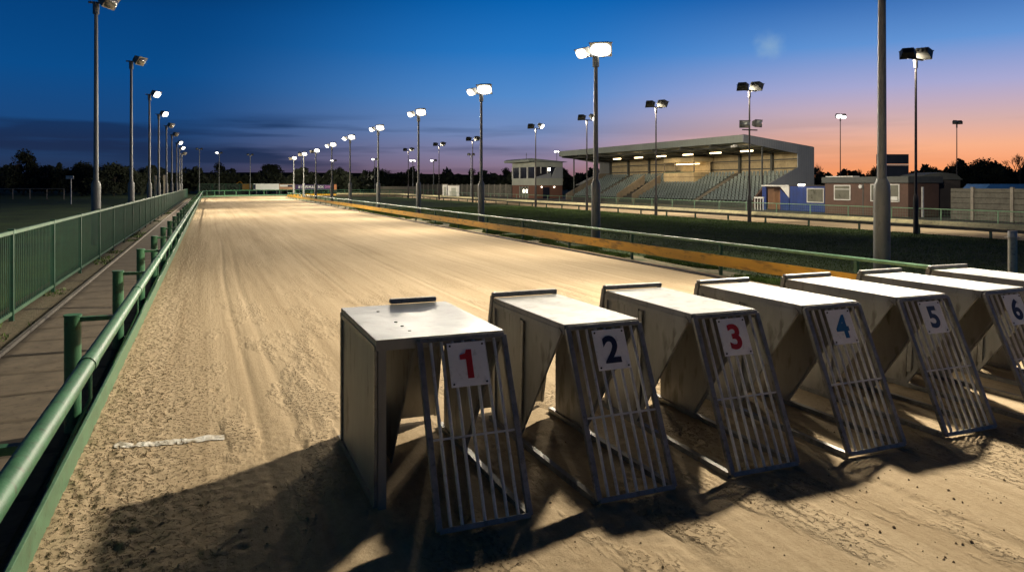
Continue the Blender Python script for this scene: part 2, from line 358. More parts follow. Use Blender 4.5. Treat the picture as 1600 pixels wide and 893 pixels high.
# ------------------------------------------------------------------ palisade fence on the left
def palisade(base, p0, p1, step, h, label, barstep=.115, mid=True, railmat='fence_rail', fm='green_f', br=.0065, postr=.03):
    t = thing('palisade_fence', base, label, 'fence'); p0 = Vector(p0); p1 = Vector(p1); L_ = (p1-p0).length; d = (p1-p0)/L_; n = max(1, round(L_/step))
    for i in range(n+1):
        p = p0 + d*(L_*i/n); b = MB().bar(p, p+Vector((0,0,h+.03)), postr*2, postr*2, up=d)
        b.box(p.x-postr*1.4,p.x+postr*1.4,p.y-postr*1.4,p.y+postr*1.4,h+.03,h+.05); b.build('post', fm, t)
    for i in range(n):
        a = p0 + d*(L_*i/n); b = p0 + d*(L_*(i+1)/n); q = MB()
        k = int((b-a).length/barstep)
        for j in range(1, k): c = a.lerp(b, j/k); q.tube(c+Vector((0,0,.10)), c+Vector((0,0,h-.03)), br, n=5, cap=False)
        q.build('bars', fm, t)
        MB().bar(a+Vector((0,0,.11)), b+Vector((0,0,.11)), .035,.05).build('bottom_rail', railmat, t)
    MB().bar(p0+Vector((0,0,h)), p1+Vector((0,0,h)), .055,.05).build('top_rail', railmat, t)
    return t
palisade((-2.65,0,0), (-2.65,.3,0), (-2.65,CYO-1,0), 3.1, 1.29, 'long green vertical bar fence with pale top rail along the left of the path')
# ------------------------------------------------------------------ inner rail, near straight
ir = thing('infield_rail', (XI,0,0), 'green tubular rail with long yellow board beneath, behind the traps', 'rail')
inp = oval(XI, XB, CYI, -2, 60, 24)
nearp = inp[:37+25]
MB().sweep([(p.x,p.y,.70) for p in nearp], .034, 12).build('top_rail', 'green_l', ir, smooth=True)
ys_b = off_path(nearp, -.045)
MB().strip(ys_b, .20, .44, -.012, .012).build('board', 'yellow', ir, bev=.003)
IPOST = [Vector((XI, 2.2+3.66*k, 0)) for k in range(29)]
for i in range(1, 12):
    t = math.pi*i/12; IPOST.append(Vector(((XI+XB)/2 - (XB-XI)/2*math.cos(t), CYI + (XB-XI)/2*math.sin(t), 0)))
for p in IPOST:
    po = MB().bar(p, p+Vector((0,0,.68)), .06, .06, up=(0,1,0)).build('post', 'green_f', ir, bev=.004)
    MB().bar(p+Vector((-.05,.0,.64)), p+Vector((.05,.0,.64)), .08, .02).build('bracket', 'green_f', po)
# lure groove: two thin black rails set in the sand
mb = MB()
for x in (XI-.42, XI-.30): mb.box(x-.012, x+.012, -3, CYI, .0, .022)
tag(mb.build('lure_rail', 'black'), 'pair of thin black lure rails set in the sand before the yellow board', 'lure rail')
# ------------------------------------------------------------------ back straight inner rail
br_ = thing('back_straight_rail', (XB,0,0), 'low cream topped rail on posts across the far edge of the dark infield', 'rail')
bp_ = [Vector((XB, y, 0)) for y in (-4, 30, 60, CYI)] + [Vector(((XI+XB)/2 + (XB-XI)/2*math.sin(t)*1.0, CYI + (XB-XI)/2*math.cos(t), 0)) for t in [math.pi/2*(1-i/10) for i in range(1,11)]]
bp_ = [Vector((XB, y, 0)) for y in np.arange(-4, CYI, 4)] + [Vector(((XI+XB)/2 + (XB-XI)/2*math.cos(t), CYI + (XB-XI)/2*math.sin(t), 0)) for t in [math.pi/2*i/10 for i in range(0,11)]]
sb2 = MB(); kk = len(bp_); nn2 = off_path(bp_, 0)
fo, bo2 = off_path(bp_, -.12), off_path(bp_, .03); VV = []
for a_, b_2 in zip(fo, bo2): VV += [(a_.x,a_.y,.40),(b_2.x,b_2.y,.545),(b_2.x,b_2.y,.51),(a_.x,a_.y,.37)]
sb2.add(VV, [(i*4+j, (i+1)*4+j, (i+1)*4+(j+1)%4, i*4+(j+1)%4) for i in range(kk-1) for j in range(4)] + [(0,1,2,3)])
sb2.build('top_board', 'cream', br_)
MB().strip(bp_, .25, .365, -.13, -.10).build('side_board', 'rail_dark', br_)
y = -2.4
while y < CYI:
    MB().bar((XB-.04+.08,y,0), (XB+.04,y,.42), .07, .07, up=(0,1,0)).build('post', 'green_f', br_); y += 2.95
# ------------------------------------------------------------------ outer fence of back straight
of = thing('spectator_fence', (XF+.1,0,0), 'pale green tube fence with wire infill in front of the grandstand', 'fence')
y = -3; k = 0; ysf = []
while y < CYO: ysf.append(y); y += 2.9
for y in ysf:
    MB().tube((XF+.1,y,0),(XF+.1,y,.74), .028, n=8).build('post', 'fence_rail', of)
mb = MB().tube((XF+.1,-3,.72),(XF+.1,ysf[-1],.72), .026, n=8); mb.build('top_rail', 'fence_rail', of)
mb = MB().tube((XF+.1,-3,.12),(XF+.1,ysf[-1],.12), .015, n=6); mb.build('bottom_rail', 'fence_rail', of)
mb = MB()
for a in np.arange(-3, 60, .16): mb.tube((XF+.1,a,.12),(XF+.1,a,.70), .0035, n=4, cap=False)
for z in (.25,.4,.55): mb.tube((XF+.1,-3,z),(XF+.1,60,z), .003, n=4, cap=False)
mb.build('wire_infill', 'fence_rail', of)
# ------------------------------------------------------------------ traps
ZT = 1.035
def trap(first=False):
    t = thing('starting_trap', (0,0,0)); W = .56; x0 = -.25 if first else 0
    yr, yf, yg = 1.72, .47, 0.0
    # roof: dished sheet with folded lips
    b = MB(); nx, ny = 8, 14; V = []
    for j in range(ny+1):
        for i in range(nx+1):
            x = x0-.012 + (W+.024-x0)*i/nx; y = yf-.02 + (yr+.02-yf)*j/ny
            e = math.sin(math.pi*i/nx)*math.sin(math.pi*j/ny)
            V.append((x, y, ZT+.012 - .010*e + (.004*math.sin(x*21+y*9)*e)))
    b.add(V, [(j*(nx+1)+i, j*(nx+1)+i+1, (j+1)*(nx+1)+i+1, (j+1)*(nx+1)+i) for j in range(ny) for i in range(nx)])
    b.build('roof', 'steel_sky_tint' if first else 'steel_roof', t, smooth=True)
    b = MB(); b.box(x0-.014, x0-.010, yf-.02, yr, ZT-.055, ZT+.010); b.box(W+.010, W+.014, yf-.02, yr, ZT-.055, ZT+.010)
    b.box(x0-.014, W+.014, yf-.024, yf-.020, ZT-(.055 if first else .018), ZT+.011); b.box(x0-.010, W+.010, yr+.001, yr+.005, ZT-.055, ZT+.009); b.build('roof_lip', 'steel_side', t)
    for sx, full in ((x0, first), (W, False)):
        s_ = 1 if sx == W else -1
        poly = [(yr-.01,.02),(yr-.01,ZT-.01),(yf+.02,ZT-.01),(yf+.02 if full else 1.22,.02)]
        ob = MB().prism(poly, 0, sx-.004, sx+.004).build('side_panel', 'steel_side', t)
        fr = MB(); xo = sx + s_*.012
        fr.bar((xo,yf+.02,ZT-.03),(xo,(yf+.035 if full else 1.235),.02), .016, .045, up=(0,1,0) if full else (0,.75,.65))
        fr.bar((xo,yr-.01,ZT-.02),(xo,yr-.01,.02), .016,.04, up=(0,1,0))
        fr.bar((xo,yr,ZT-.045),(xo,yf+.03,ZT-.045), .014,.035)
        if not full: fr.bar((xo,1.20,ZT-.06),(xo,1.24,.03), .014,.06, up=(0,1,0))
        fr.build('panel_frame', 'steel_side' if not full else 'steel_dark', ob)
        if not full:
            st_ = MB().bar((xo+s_*.009,1.13,ZT-.075),(xo+s_*.009,1.17,.15), .006,.05, up=(0,1,0)); st_.build('strut', 'steel_dark', ob)
        rl = MB().bar((sx,(yf+.04 if full else yg+.02),.02),(sx,yr+.1,.02), .04,.04); rl.build('base_rail', 'steel_dark', t)
    if first:
        p = MB().bar((x0+.03,yf+.03,0),(x0+.03,yf+.03,ZT-.05), .05,.05, up=(0,1,0)); p.build('corner_post', 'steel_side', t)
        p = MB().bar((-.01,yf+.05,ZT-.06),(.0,1.2,.02), .012,.05, up=(0,.75,.65)); p.prism([(yr-.02,.02),(yr-.02,ZT-.03),(yf+.06,ZT-.03),(1.22,.02)], 0, -.003, .003); p.build('partition', 'steel_side', t)
        q = MB()
        for i in range(7): q.tube((x0+.04+i*.035, yr+.01,.30),(x0+.04+i*.035,yr+.01,.80), .003, n=4)
        for i in range(9): q.tube((x0+.03, yr+.01,.32+i*.058),(-.02,yr+.01,.32+i*.058), .003, n=4)
        q.build('wire_window', 'black', t)
        for i,(hx,hy) in enumerate(((-.03,1.48),(-.005,1.02),(0,.86),(.005,.68))): MB().tube((hx,hy,ZT-.006),(hx,hy,ZT+.010), .011, n=8).build('rivet', 'black', t)
        rear = [(x0,yr,ZT-.03),(0-.02,yr,ZT-.03)]
        q = MB().box(x0+.0,-.01,yr-.004,yr+.0,.80,ZT-.02); q.box(x0+.0,-.01,yr-.004,yr,.02,.30); q.build('rear_sheet','steel_side',t)
    # rear door leaning outward, with a carrying bar on top
    q = MB(); V = [(0,yr+.03,ZT+.0),(W,yr+.03,ZT+.0),(W,yr+.30,.04),(0,yr+.30,.04)]; 
    q.add(V + [(x,y+.012,z) for x,y,z in V], [(0,1,2,3),(7,6,5,4),(0,4,5,1),(1,5,6,2),(2,6,7,3),(3,7,4,0)]); rd = q.build('rear_door', 'steel_side', t)
    for xx in (-.012, W+.012): MB().bar((xx,yr+.04,ZT+(-.03 if first else .02)),(xx,yr+.31,.04), .02,.045,up=(0,1,0)).build('rear_frame','steel_side',rd)
    q = MB().bar((-.02 if not first else .12,yr+.03,ZT+.034),(W+.02 if not first else W-.06,yr+.03,ZT+.034), .055,.04); q.build('carry_bar', 'steel_dark' , t, bev=.012)
    # grille
    A = Vector((0,yf-.045,ZT-.012)); B = Vector((0,yg,.03)); dd = (B-A).normalized(); up = Vector((0,-dd.z,dd.y))
    g = MB()
    def P(x, s): v = A.lerp(B, s); return (x, v.y, v.z)
    g.bar(P(.0,0),P(.0,1.0), .036,.03,up=up); g.bar(P(W,0),P(W,1.0), .036,.03,up=up)
    g.bar(P(0,.0),P(W,.0), .03,.035,up=up); g.bar(P(0,1),P(W,1), .03,.035,up=up)
    gr = g.build('grille', 'steel_dark', t, bev=.003)
    for i in range(1,8): MB().tube(P(W*i/8,.012),P(W*i/8,.99), .0105, n=8).build('grille_bar', 'galv', gr, smooth=True)
    MB().bar(P(.02,.545),P(W-.02,.545), .012,.022,up=up).build('cross_bar', 'galv', gr)
    return t, P, up, dd
def numeral(t, P, up, dd, ch, m):
    A = Vector(P(.29,.155)); W2, H2 = .125, .135; n = -up if up.y > 0 else up
    n = Vector((0,-abs(up.y),abs(up.z))) if True else n
    xa = Vector((1,0,0)); za = -dd; n = xa.cross(za); 
    if n.y > 0: n = -n
    c = A + n*.022
    def bx(c, w, h, t_): 
        vs = [c + xa*(i*w) + za*(j*h) + n*(k*t_) for k in (0,1) for i,j in ((-1,-1),(1,-1),(1,1),(-1,1))]
        return vs, [(0,1,2,3),(7,6,5,4),(0,4,5,1),(1,5,6,2),(2,6,7,3),(3,7,4,0)]
    pl = MB().add(*bx(c, W2, H2, .004)).build('number_plate', 'plate', t, base=Vector())
    for i in (-1,1):
        for j in (-1,1): q = c + xa*(i*(W2-.018)) + za*(j*(H2-.018)); MB().tube(q, q+n*.008, .0065, n=8).build('bolt', 'black', pl, base=Vector())
    cu = bpy.data.curves.new('numeral', 'FONT'); cu.body = ch; cu.size = .245; cu.align_x = 'CENTER'; cu.align_y = 'CENTER'; cu.extrude = .001; cu.offset = .0075
    if ch == '1': cu.body = 'I'
    if ch == '1': cu.offset = .010
    tmp = bpy.data.objects.new('tmp', cu); col.objects.link(tmp)
    dg = bpy.context.evaluated_depsgraph_get(); me = bpy.data.meshes.new_from_object(tmp.evaluated_get(dg)); bpy.data.objects.remove(tmp)
    xs = [v.co.x for v in me.vertices]; ys = [v.co.y for v in me.vertices]; ox = (min(xs)+max(xs))/2; oy = (min(ys)+max(ys))/2
    for v in me.vertices:
        q = c + xa*(v.co.x-ox)*1.02 + za*(v.co.y-oy) + n*(.0055+v.co.z); v.co = q
    if ch == '1':       # slab foot and flag stay as in the painted digit
        pass
    if ch == '1':
        pl2 = [(.028,-.088),(.028,.088),(-.006,.088),(-.014,.066),(-.050,.058),(-.050,.030),(-.012,.030),(-.012,-.088)]; mb = MB().prism(pl2, 2, 0, .003)
        me = bpy.data.meshes.new('numeral'); me.from_pydata([tuple(c + xa*v[0] + za*v[1] + n*(.0045+v[2])) for v in mb.v], [], mb.f)
    me.materials.clear(); me.materials.append(M[m]); me.name = 'numeral'
    o = bpy.data.objects.new('numeral', me); col.objects.link(o); o.parent = pl
TX = lambda k: 1.21 + 1.036*k
t1, P, up, dd = trap(True); numeral(t1, P, up, dd, '1', 'num_red'); t1.location = (TX(0), 4.01, 0)
tag(t1, 'steel starting trap with the red number 1 plate and a wide riveted roof', 'starting trap', 'greyhound starting traps in a row')
proto, P, up, dd = trap(False)
info = [('2','num_navy','steel starting trap bearing the dark navy number 2 plate'), ('3','num_red','steel starting trap bearing the red number 3 plate'),
        ('4','num_blue','steel starting trap bearing the blue number 4 plate'), ('5','num_slate','steel starting trap bearing the slate grey number 5 plate'),
        ('6','num_navy','steel starting trap bearing the number 6 plate, cut by the right edge'), (None,None,'pale steel trap roof at the right edge behind trap 6')]
protos = [copy_tree(proto) for _ in info[1:]]
for k, (t, (ch, m, lab)) in enumerate(zip([proto]+protos, info)):
    if ch: numeral(t, P, up, dd, ch, m)
    t.location = (TX(k+1), 4.02 + (.02 if k % 2 else 0), 0); tag(t, lab, 'starting trap', 'greyhound starting traps in a row')
    t.rotation_euler.z = math.radians([.8,-.6,.4,-.4,.6,0][k])
# ------------------------------------------------------------------ floodlight masts
def head_mesh():
    b = MB()    # housing: deep tapered box, lens facing local -Y
    f = [(-.30,-.14,-.20),(.30,-.14,-.20),(.30,-.14,.20),(-.30,-.14,.20)]; r = [(-.20,.16,-.12),(.20,.16,-.12),(.20,.16,.12),(-.20,.16,.12)]
    b.add(f+r, [(0,1,2,3),(7,6,5,4),(0,4,5,1),(1,5,6,2),(2,6,7,3),(3,7,4,0)])
    b.box(-.32,.32,-.15,-.13,.19,.22)       # rim and hood
    for x in (-.12,0,.12): b.box(x-.008,x+.008,.155,.20,-.10,.10)               # cooling fins
    return b
hm = head_mesh(); ho = hm.build('floodlight', 'housing'); HM = ho.data; bpy.data.objects.remove(ho)
HML = HM.copy(); HML.materials.clear(); HML.materials.append(M['housing_l'])
lm_ = MB(); V = [(0,-.245,0)]; nn = 16
for q1 in (1,2,3):
    t1_ = q1/3*math.pi/2
    V += [(.27*math.sin(t1_)*math.copysign(abs(math.cos(a))**.7, math.cos(a)), -.145-.10*math.cos(t1_), .18*math.sin(t1_)*math.copysign(abs(math.sin(a))**.7, math.sin(a))) for a in [2*math.pi*j/nn for j in range(nn)]]
lm_.add(V, [(0,1+j,1+(j+1)%nn) for j in range(nn)] + [(1+k*nn+j,1+k*nn+(j+1)%nn,1+(k+1)*nn+(j+1)%nn,1+(k+1)*nn+j) for k in (0,1) for j in range(nn)])
lo = lm_.build('lens','lens_off', smooth=True); LOFF = lo.data; bpy.data.objects.remove(lo)
LON = LOFF.copy(); LON.materials.clear(); LON.materials.append(M['lens_on'])
LIGHTS = []
def head(t, loc, yaw, tilt, lit, sc=1.0, tan=False, power=0, cone=150, blend=1.0):
    o = bpy.data.objects.new('floodlight', HML if tan else HM); col.objects.link(o); o.parent = t
    o.location = loc; o.rotation_mode = 'XYZ'; o.rotation_euler = (math.radians(tilt), 0, yaw); o.scale = (sc,)*3
    l = bpy.data.objects.new('lens', LON if lit else LOFF); col.objects.link(l); l.parent = o
    if power:
        d = Matrix.Rotation(yaw, 3, 'Z') @ Matrix.Rotation(math.radians(tilt), 3, 'X') @ Vector((0,-1,0))
        w = Vector(t.location) + Vector(loc) + d*.32*sc
        LIGHTS.append((w, d, power, cone, blend))
ROW = {}
def mast(base, top, heads, label, group, mat_='pole', r=.055, rb=.10, collar=1.9, arm=None, name='floodlight_mast', **kw):
    t = thing(name, base, label, 'floodlight mast', group); b = Vector(base)
    MB().tube(b+Vector((0,0,collar)), b+Vector((0,0,top)), r, r*.72, 12).build('shaft', mat_, t, smooth=True)
    MB().sweep([b, b+Vector((0,0,collar-.15)), b+Vector((0,0,collar)), b+Vector((0,0,collar+.12))], [rb, rb, rb*.96, r*1.05], 14).build('base_sleeve', mat_, t, smooth=True)
    if arm is not None:
        d = Vector((math.cos(arm[0]), math.sin(arm[0]), 0)); w = arm[1]
        MB().bar(b+Vector((0,0,top+.02))-d*w, b+Vector((0,0,top+.02))+d*w, .07,.06).tube(b+Vector((0,0,top-.35)), b+Vector((0,0,top)), r*1.3, n=10).build('crossarm', mat_, t)
    for h in heads: head(t, **h)
    return t
ordn = ['first','second','third','fourth','fifth','sixth','seventh','eighth','ninth','tenth','eleventh']
# left row (pixel column, top row) — heads lean over the track (towards +X)
LEFT = [(150,3,0),(205,95,0),(233.5,147,1),(248,178,1),(260,196,0),(268.5,210,0),(276,223,1),(280.5,231,1),(284,240,0)]
for i, (px, ty, lit) in enumerate(LEFT):
    X = -3.4; d = dX(px, X); y = onX(px, X); top = zd(ty, d) - .05
    hd = [dict(loc=(.34,-.05,top+.10), yaw=math.radians(62), tilt=32, lit=bool(lit), sc=1.05, tan=True, power=4800 if lit else 0, cone=140)]
    mast((X,y,0), top, hd, f'{ordn[i]} mast from the camera behind the left green fence, lamp {"lit" if lit else "unlit"}', 'floodlight masts behind the left fence', r=.075, rb=.14, collar=2.0, arm=(0,.22))
# main row in the infield
MAIN = [(1378,None),(931,88),(752,147),(654,181),(591,204),(547,218),(518.5,229),(493.5,238),(474.5,243),(459,249)]
for i, (px, ty) in enumerate(MAIN):
    X = 11.8; d = dX(px, X); y = onX(px, X); top = 7.6 if ty is None else zd(ty, d)
    pw = (2500 if i == 1 else 2700) if i else 200
    hd = [dict(loc=(.18,-.02,top+.28), yaw=math.radians(-32), tilt=32, lit=True, sc=1.2 if i < 3 else 1.05, tan=True, power=pw, cone=125),
          dict(loc=(-.42,.05,top+.12), yaw=math.radians(-78 if i < 7 else -165), tilt=34 if i < 7 else 18, lit=True, sc=.85, tan=True, power=pw*(1 if i < 7 else 4), cone=130)]
    lab = 'thick grey pole base beside the yellow board, nearest mast, its lamps above the picture' if i == 0 else f'{ordn[i]} mast from the camera in the lit row beside the track'
    mast((X,y,0), top, hd, lab, 'lit masts along the near side of the infield', r=.085 if i < 2 else .075, rb=.15, collar=2.0 if i else 1.98, arm=(math.radians(10),.35))
# back straight row: mostly unlit twin heads on a crossarm
BACK = [(1431,93,1.46,0),(1171,142,2.0,0),(1025,168,2.0,0),(917,188,2,2),(837,201,2,2),(738.5,220,2,0),(686,228,2,0),(638,236,2,0)]
for i, (px, ty, cl, lit) in enumerate(BACK):
    X = 26.1; d = dX(px, X); y = onX(px, X); top = zd(ty, d)
    hd = [dict(loc=(-.50,-.05,top+.22), yaw=math.radians(132), tilt=32, lit=True, sc=1.0, power=2000, cone=165), dict(loc=(.52,.12,top+.30), yaw=math.radians(52 if lit else 118), tilt=34, lit=True, sc=1.15, power=1500, cone=125)]
    if i == 1:
        zz = zd(203, d); hd += [dict(loc=(-.40,-.05,zz+.28), yaw=math.radians(-20), tilt=5, lit=False, sc=.95), dict(loc=(.42,-.05,zz+.34), yaw=math.radians(10), tilt=5, lit=False, sc=.95)]
    t = mast((X,y,0), top, hd, (f'{ordn[i]} slim dark mast from the right along the far infield edge' if i != 1 else 'second slim dark mast from the right, carrying two pairs of lamps'),
         'masts along the far side of the infield', mat_='mast_dark', r=.055, rb=.10, collar=zX(px, 308, X) if i < 3 else 1.8, arm=(math.radians(12),.55))
    if i == 1: MB().bar((X-.45,y,zz),(X+.5,y,zz), .06,.06).build('lower_crossarm', 'mast_dark', t)
# further masts round the bend and behind
FAR = [(311.5,234,139,0,'unlit mast on the bend straight behind the end of the left rail'),(342.5,240,141,2,'lit mast on the bend left of the white advert board'),
       (391,243,140,0,'unlit twin headed mast just left of the white advert board'),(471,240,152,0,'slim unlit mast rising behind the striped end of the advert boards'),
       (521.5,252,150,2,'pale mast at the right end of the purple advert board'),(585.5,250,140,2,'small lit mast beyond the bend, right of the advert boards'),
       (645,252,135,2,'small lit twin mast beyond the bend in front of the rounded tree'),(677.5,252,130,2,'small mast with one white lamp right of the rounded tree'),
       (736,243,110,0,'short grey mast just left of a taller dark one'),
       (870,238,150,2,'lit mast showing between the control tower and the grandstand roof'),(1313,184,75,2,'bright lit mast standing behind the brown cabin'),
       (1495,194,70,1,'slim mast with small warm lamp behind the concrete fence at right')]
for i, (px, ty, d, lit, lab) in enumerate(FAR):
    p = at(px, d); top = zd(ty, d)
    hs = .85
    hd = [dict(loc=(-.38,-.1,top+.2), yaw=YAW*-1+math.radians(10), tilt=35, lit=lit==2 , sc=hs, power=1000 if (lit==2 and i in (1,4,5,10)) else 0, cone=150),
          dict(loc=(.38,.0,top+.2), yaw=YAW*-1-math.radians(30), tilt=50, lit=(lit>=1 and i in (6,10,9)), sc=hs)]
    if i == 10: hd[0]['sc'] = hd[1]['sc'] = 1.1; hd[1]['lit'] = True
    mast((p.x,p.y,0), top, hd, lab, 'distant floodlight masts', mat_='mast_dark' if i >= 10 else 'pole', r=.07 if i < 10 else .05, rb=.11 if i < 10 else .07, collar=1.9, arm=(-YAW,.4))
KEYP = Vector((10.95, onX(1378, 11.8) - .3, 7.75)); LIGHTS.append((KEYP, (Vector((-.5,5.5,0))-KEYP).normalized(), 9500, 140, .9))
WARM = (1.0, .87, .67)
for w, d, p, cone, bl in LIGHTS:
    li = bpy.data.lights.new('floodlight_beam', 'SPOT'); li.energy = p; li.color = WARM; li.spot_size = math.radians(cone); li.spot_blend = bl
    li.shadow_soft_size = .3 if p > 9000 else .2
    o = bpy.data.objects.new('floodlight_beam', li); col.objects.link(o); o.location = w; o.rotation_euler = d.to_track_quat('-Z','Y').to_euler()
# ------------------------------------------------------------------ grandstand
GS = (45,66,0); g = thing('grandstand', GS, 'long seated grandstand with grey sloping roof and warm strip lights under it', 'grandstand')
Y0, Y1 = 48.8, 83.2
MB().prism([(40.8,5.43),(40.8,6.06),(41.0,6.08),(48.4,5.2),(48.4,5.1),(41.0,5.5)], 1, Y0+.11, Y1).build('roof', 'clad_y', g)
side = [(40.8,5.42),(40.8,6.07),(48.4,5.16),(48.4,1.8),(43,1.8),(46.6,3.4),(46.6,4.57)]
MB().prism(side, 1, Y0, Y0+.1).build('side_wall', 'clad', g)
MB().prism(side, 1, Y1+.01, Y1+.11).build('side_wall', 'clad', g)
low = [(42.0,0),(42.0,.62),(46.9,3.25),(48.3,3.25),(48.3,0)]
MB().prism([(42.0,0),(42.0,.75),(43,1.79),(48.3,1.79),(48.3,0)], 1, Y0+.02, Y0+.25).build('base_wall', 'brown', g)
MB().prism([(41.7,0),(41.7,.75),(46.6,3.3),(48.3,3.3),(48.3,0)], 1, Y1-.3, Y1).build('base_wall', 'buff', g)
MB().box(48.2,48.3,Y0+.12,Y1-.02,0,5.1).build('rear_wall', 'beige', g)
for cpx in (530,615,715,1005,1150,1305):
    y = onX(cpx/3.077+780, 47.9); b = MB().box(47.95,48.19,y-.12,y+.12,2.6,5.05); b.build('column', 'beam', g)
    MB().bar((48.1,y,4.85),(41.1,y,5.35), .16,.22).build('rafter', 'beam', g)
for X in (42.5,44.2,45.9,47.3): MB().bar((X,Y0+.15,5.28-(X-42)*.075),(X,Y1-.15,5.28-(X-42)*.075), .10,.14).build('purlin', 'beam', g)
for z in (3.35,4.15): MB().box(48.10,48.195,Y0+.15,Y1-.1,z,z+.10).build('wall_rail', 'beam', g)
MB().tube((43,Y0+.3,1.8),(43,Y0+.3,5.25), .07, n=8).build('front_post', 'beam', g)
for cpx in (410,): 
    MB().tube((42.6,Y1-.5,.8),(42.6,Y1-.5,5.3), .09, n=8).build('front_post', 'beam', g)
NR = 11; rx = lambda k: 42.35 + .45*k; rz = lambda k: .42 + .235*k
b = MB()
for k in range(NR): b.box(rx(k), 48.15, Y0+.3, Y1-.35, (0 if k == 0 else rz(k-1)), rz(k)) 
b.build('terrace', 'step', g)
YA = [onX(1087,42.35), onX(930,42.35)]; V0, V1 = onX(990,42.2), onX(966,42.2)
C0, C1 = onX(1084,45.6), onX(1037,45.6)
def seat_mesh():
    b = MB(); b.box(.04,.30,-.17,.17,.17,.20); b.box(.28,.32,-.17,.17,.20,.40); b.box(.12,.22,-.03,.03,0,.17); return b
seats = []
for k in range(NR):
    y = Y0+.65
    while y < Y1-.5:
        skip = any(abs(y-a) < .5 for a in YA) or (V0-.3 < y < V1+.3 and k < 7) or (C0-.2 < y < C1+.2 and rx(k) > 45.2)
        if not skip: seats.append((rx(k)+.04, y, rz(k)))
        y += .50
seats.sort(key=lambda s: s[1]+s[0]*.3)
sb = seat_mesh(); first = sb.build('seat', 'seat', g, base=Vector()); first.location = Vector(seats[0])-Vector(GS)
for s_ in seats[1:100]:
    c = first.copy(); col.objects.link(c); c.parent = g; c.location = Vector(s_)-Vector(GS)
b = MB()
for s_ in seats[100:]: b.add([(v[0]+s_[0], v[1]+s_[1], v[2]+s_[2]) for v in sb.v], sb.f)
tag(b.build('seats', 'seat', g), kind='stuff')
for yy in (V0, V1):
    MB().prism([(42.0,0),(42.0,.9),(45.6,3.0),(45.6,0)], 1, yy-.08, yy+.08).build('stair_wall', 'buff', g)
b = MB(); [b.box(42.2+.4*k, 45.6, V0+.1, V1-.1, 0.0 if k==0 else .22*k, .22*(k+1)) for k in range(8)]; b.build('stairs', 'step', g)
for yy in YA:
    b = MB(); b.prism([(42.3,.43),(47.3,3.04),(47.3,2.8),(42.3,.2)], 1, yy-.35, yy+.35); b.build('aisle', 'tarmac', g)
# commentary box
cb = MB().box(45.6,48.1,C0,C1,2.12,3.15).build('commentary_box', 'beige', g)
MB().box(45.6,48.1,C0,C1,4.25,4.75).build('header', 'beige', cb); MB().box(45.58,45.66,C0-.02,C1+.02,3.15,3.22).build('sill', 'green_f', cb)
for yy in (C0+.06, (C0+C1)/2+.6, C1-.06): MB().box(45.62,45.72,yy-.05,yy+.05,3.22,4.25).build('mullion', 'buff', cb)
MB().box(46.6,46.7,C0+.5,C1-.6,4.02,4.09).build('strip_light', 'warm_strip', cb)
MB().box(47.7,47.75,C0+.1,C1-.1,3.15,4.25).build('back_panel', 'beige', cb)
def area(loc, w, h, p, c=(1,.75,.45), rot=(0,0,0)):
    li = bpy.data.lights.new('strip_glow','AREA'); li.shape='RECTANGLE'; li.size=w; li.size_y=h; li.energy=p; li.color=c
    o = bpy.data.objects.new('strip_glow', li); col.objects.link(o); o.location = loc; o.rotation_euler = rot
for cpx in (567,670,780,907,1040,1190):
    y = onX(cpx/3.077+780, 44); MB().box(43.93,44.07,y-.75,y+.75,4.83,4.93).build('strip_light', 'warm_strip', g)
    MB().box(43.96,44.04,y-.7,y+.7,4.935,5.10).build('light_bracket', 'beam', g); area((44,y,4.78), .3, 1.5, 75)
y = onX(1127/3.077+780, 41.3)
fb = MB().box(41.2,41.5,y-.25,y-.02,5.12,5.32); fb.box(41.2,41.5,y+.05,y+.25,5.08,5.26); fb.build('camera_housing', 'white', g)
# ------------------------------------------------------------------ control tower
tw = thing('control_tower', (43,95,0), 'two storey control tower with brick base and dark windows left of the grandstand', 'tower')
TY0, TY1, TX0, TX1 = 91.1, 99.3, 41.0, 45.2
MB().box(TX0+.05,TX1-.05,TY0+.05,TY1-.05,0,1.78).build('brick_base', 'brick', tw)
MB().box(TX0,TX1,TY0,TY1,1.785,2.75).build('upper_wall', 'clad_pale', tw)
MB().box(TX0+.05,TX1,TY0+.0,TY1,4.3,4.95).build('window_header', 'clad_pale', tw)
MB().prism([(TX0+2.4,2.75),(TX0+3.2,4.3),(TX1,4.3),(TX1,2.75)], 1, TY0, TY0+.12).build('side_wall', 'clad', tw)
MB().prism([(TX0+.1,2.752),(TX0+.1,2.9),(TX0+2.4,3.5),(TX0+2.4,2.752)], 1, TY0-.004, TY0+.12).build('side_sill', 'clad', tw)
MB().box(TX0+.12,TX1-.1,TY0+.14,TY1-.1,2.76,4.29).build('window_glass', 'glass', tw)
for k in range(4):
    y = TY0+.06+(TY1-TY0-.12)*k/3; MB().box(TX0,TX0+.12,y-.08,y+.08,2.75,4.3).build('mullion', 'white', tw)
for x in (TX0+.9, TX0+1.9): MB().box(x-.05,x+.05,TY0-.005,TY0+.1,3.4,4.3).build('mullion', 'white', tw)
MB().box(TX0+1.95,TX0+2.35,TY0+.1,TY0+.13,3.75,4.15).build('lit_pane', 'spot_on', tw)
MB().prism([(TX0-1.0,5.0),(TX0-1.0,5.28),(TX0-.6,5.45),(TX1+.6,5.02),(TX1+.6,4.96)], 1, TY0-.15, TY1+.6).build('roof', 'clad_y', tw)
MB().tube((TX0+1,TY1-3,5.3),(TX0+1,TY1-3,6.4), .03, n=6).bar((TX0+1,TY1-3.2,6.1),(TX0+1,TY1-2.8,6.1),.04,.04).build('aerial', 'beam', tw)
dr = MB().box(TX0+.03,TX0+.052,93.5,96.5,.05,1.6).build('door', 'win_in', tw)
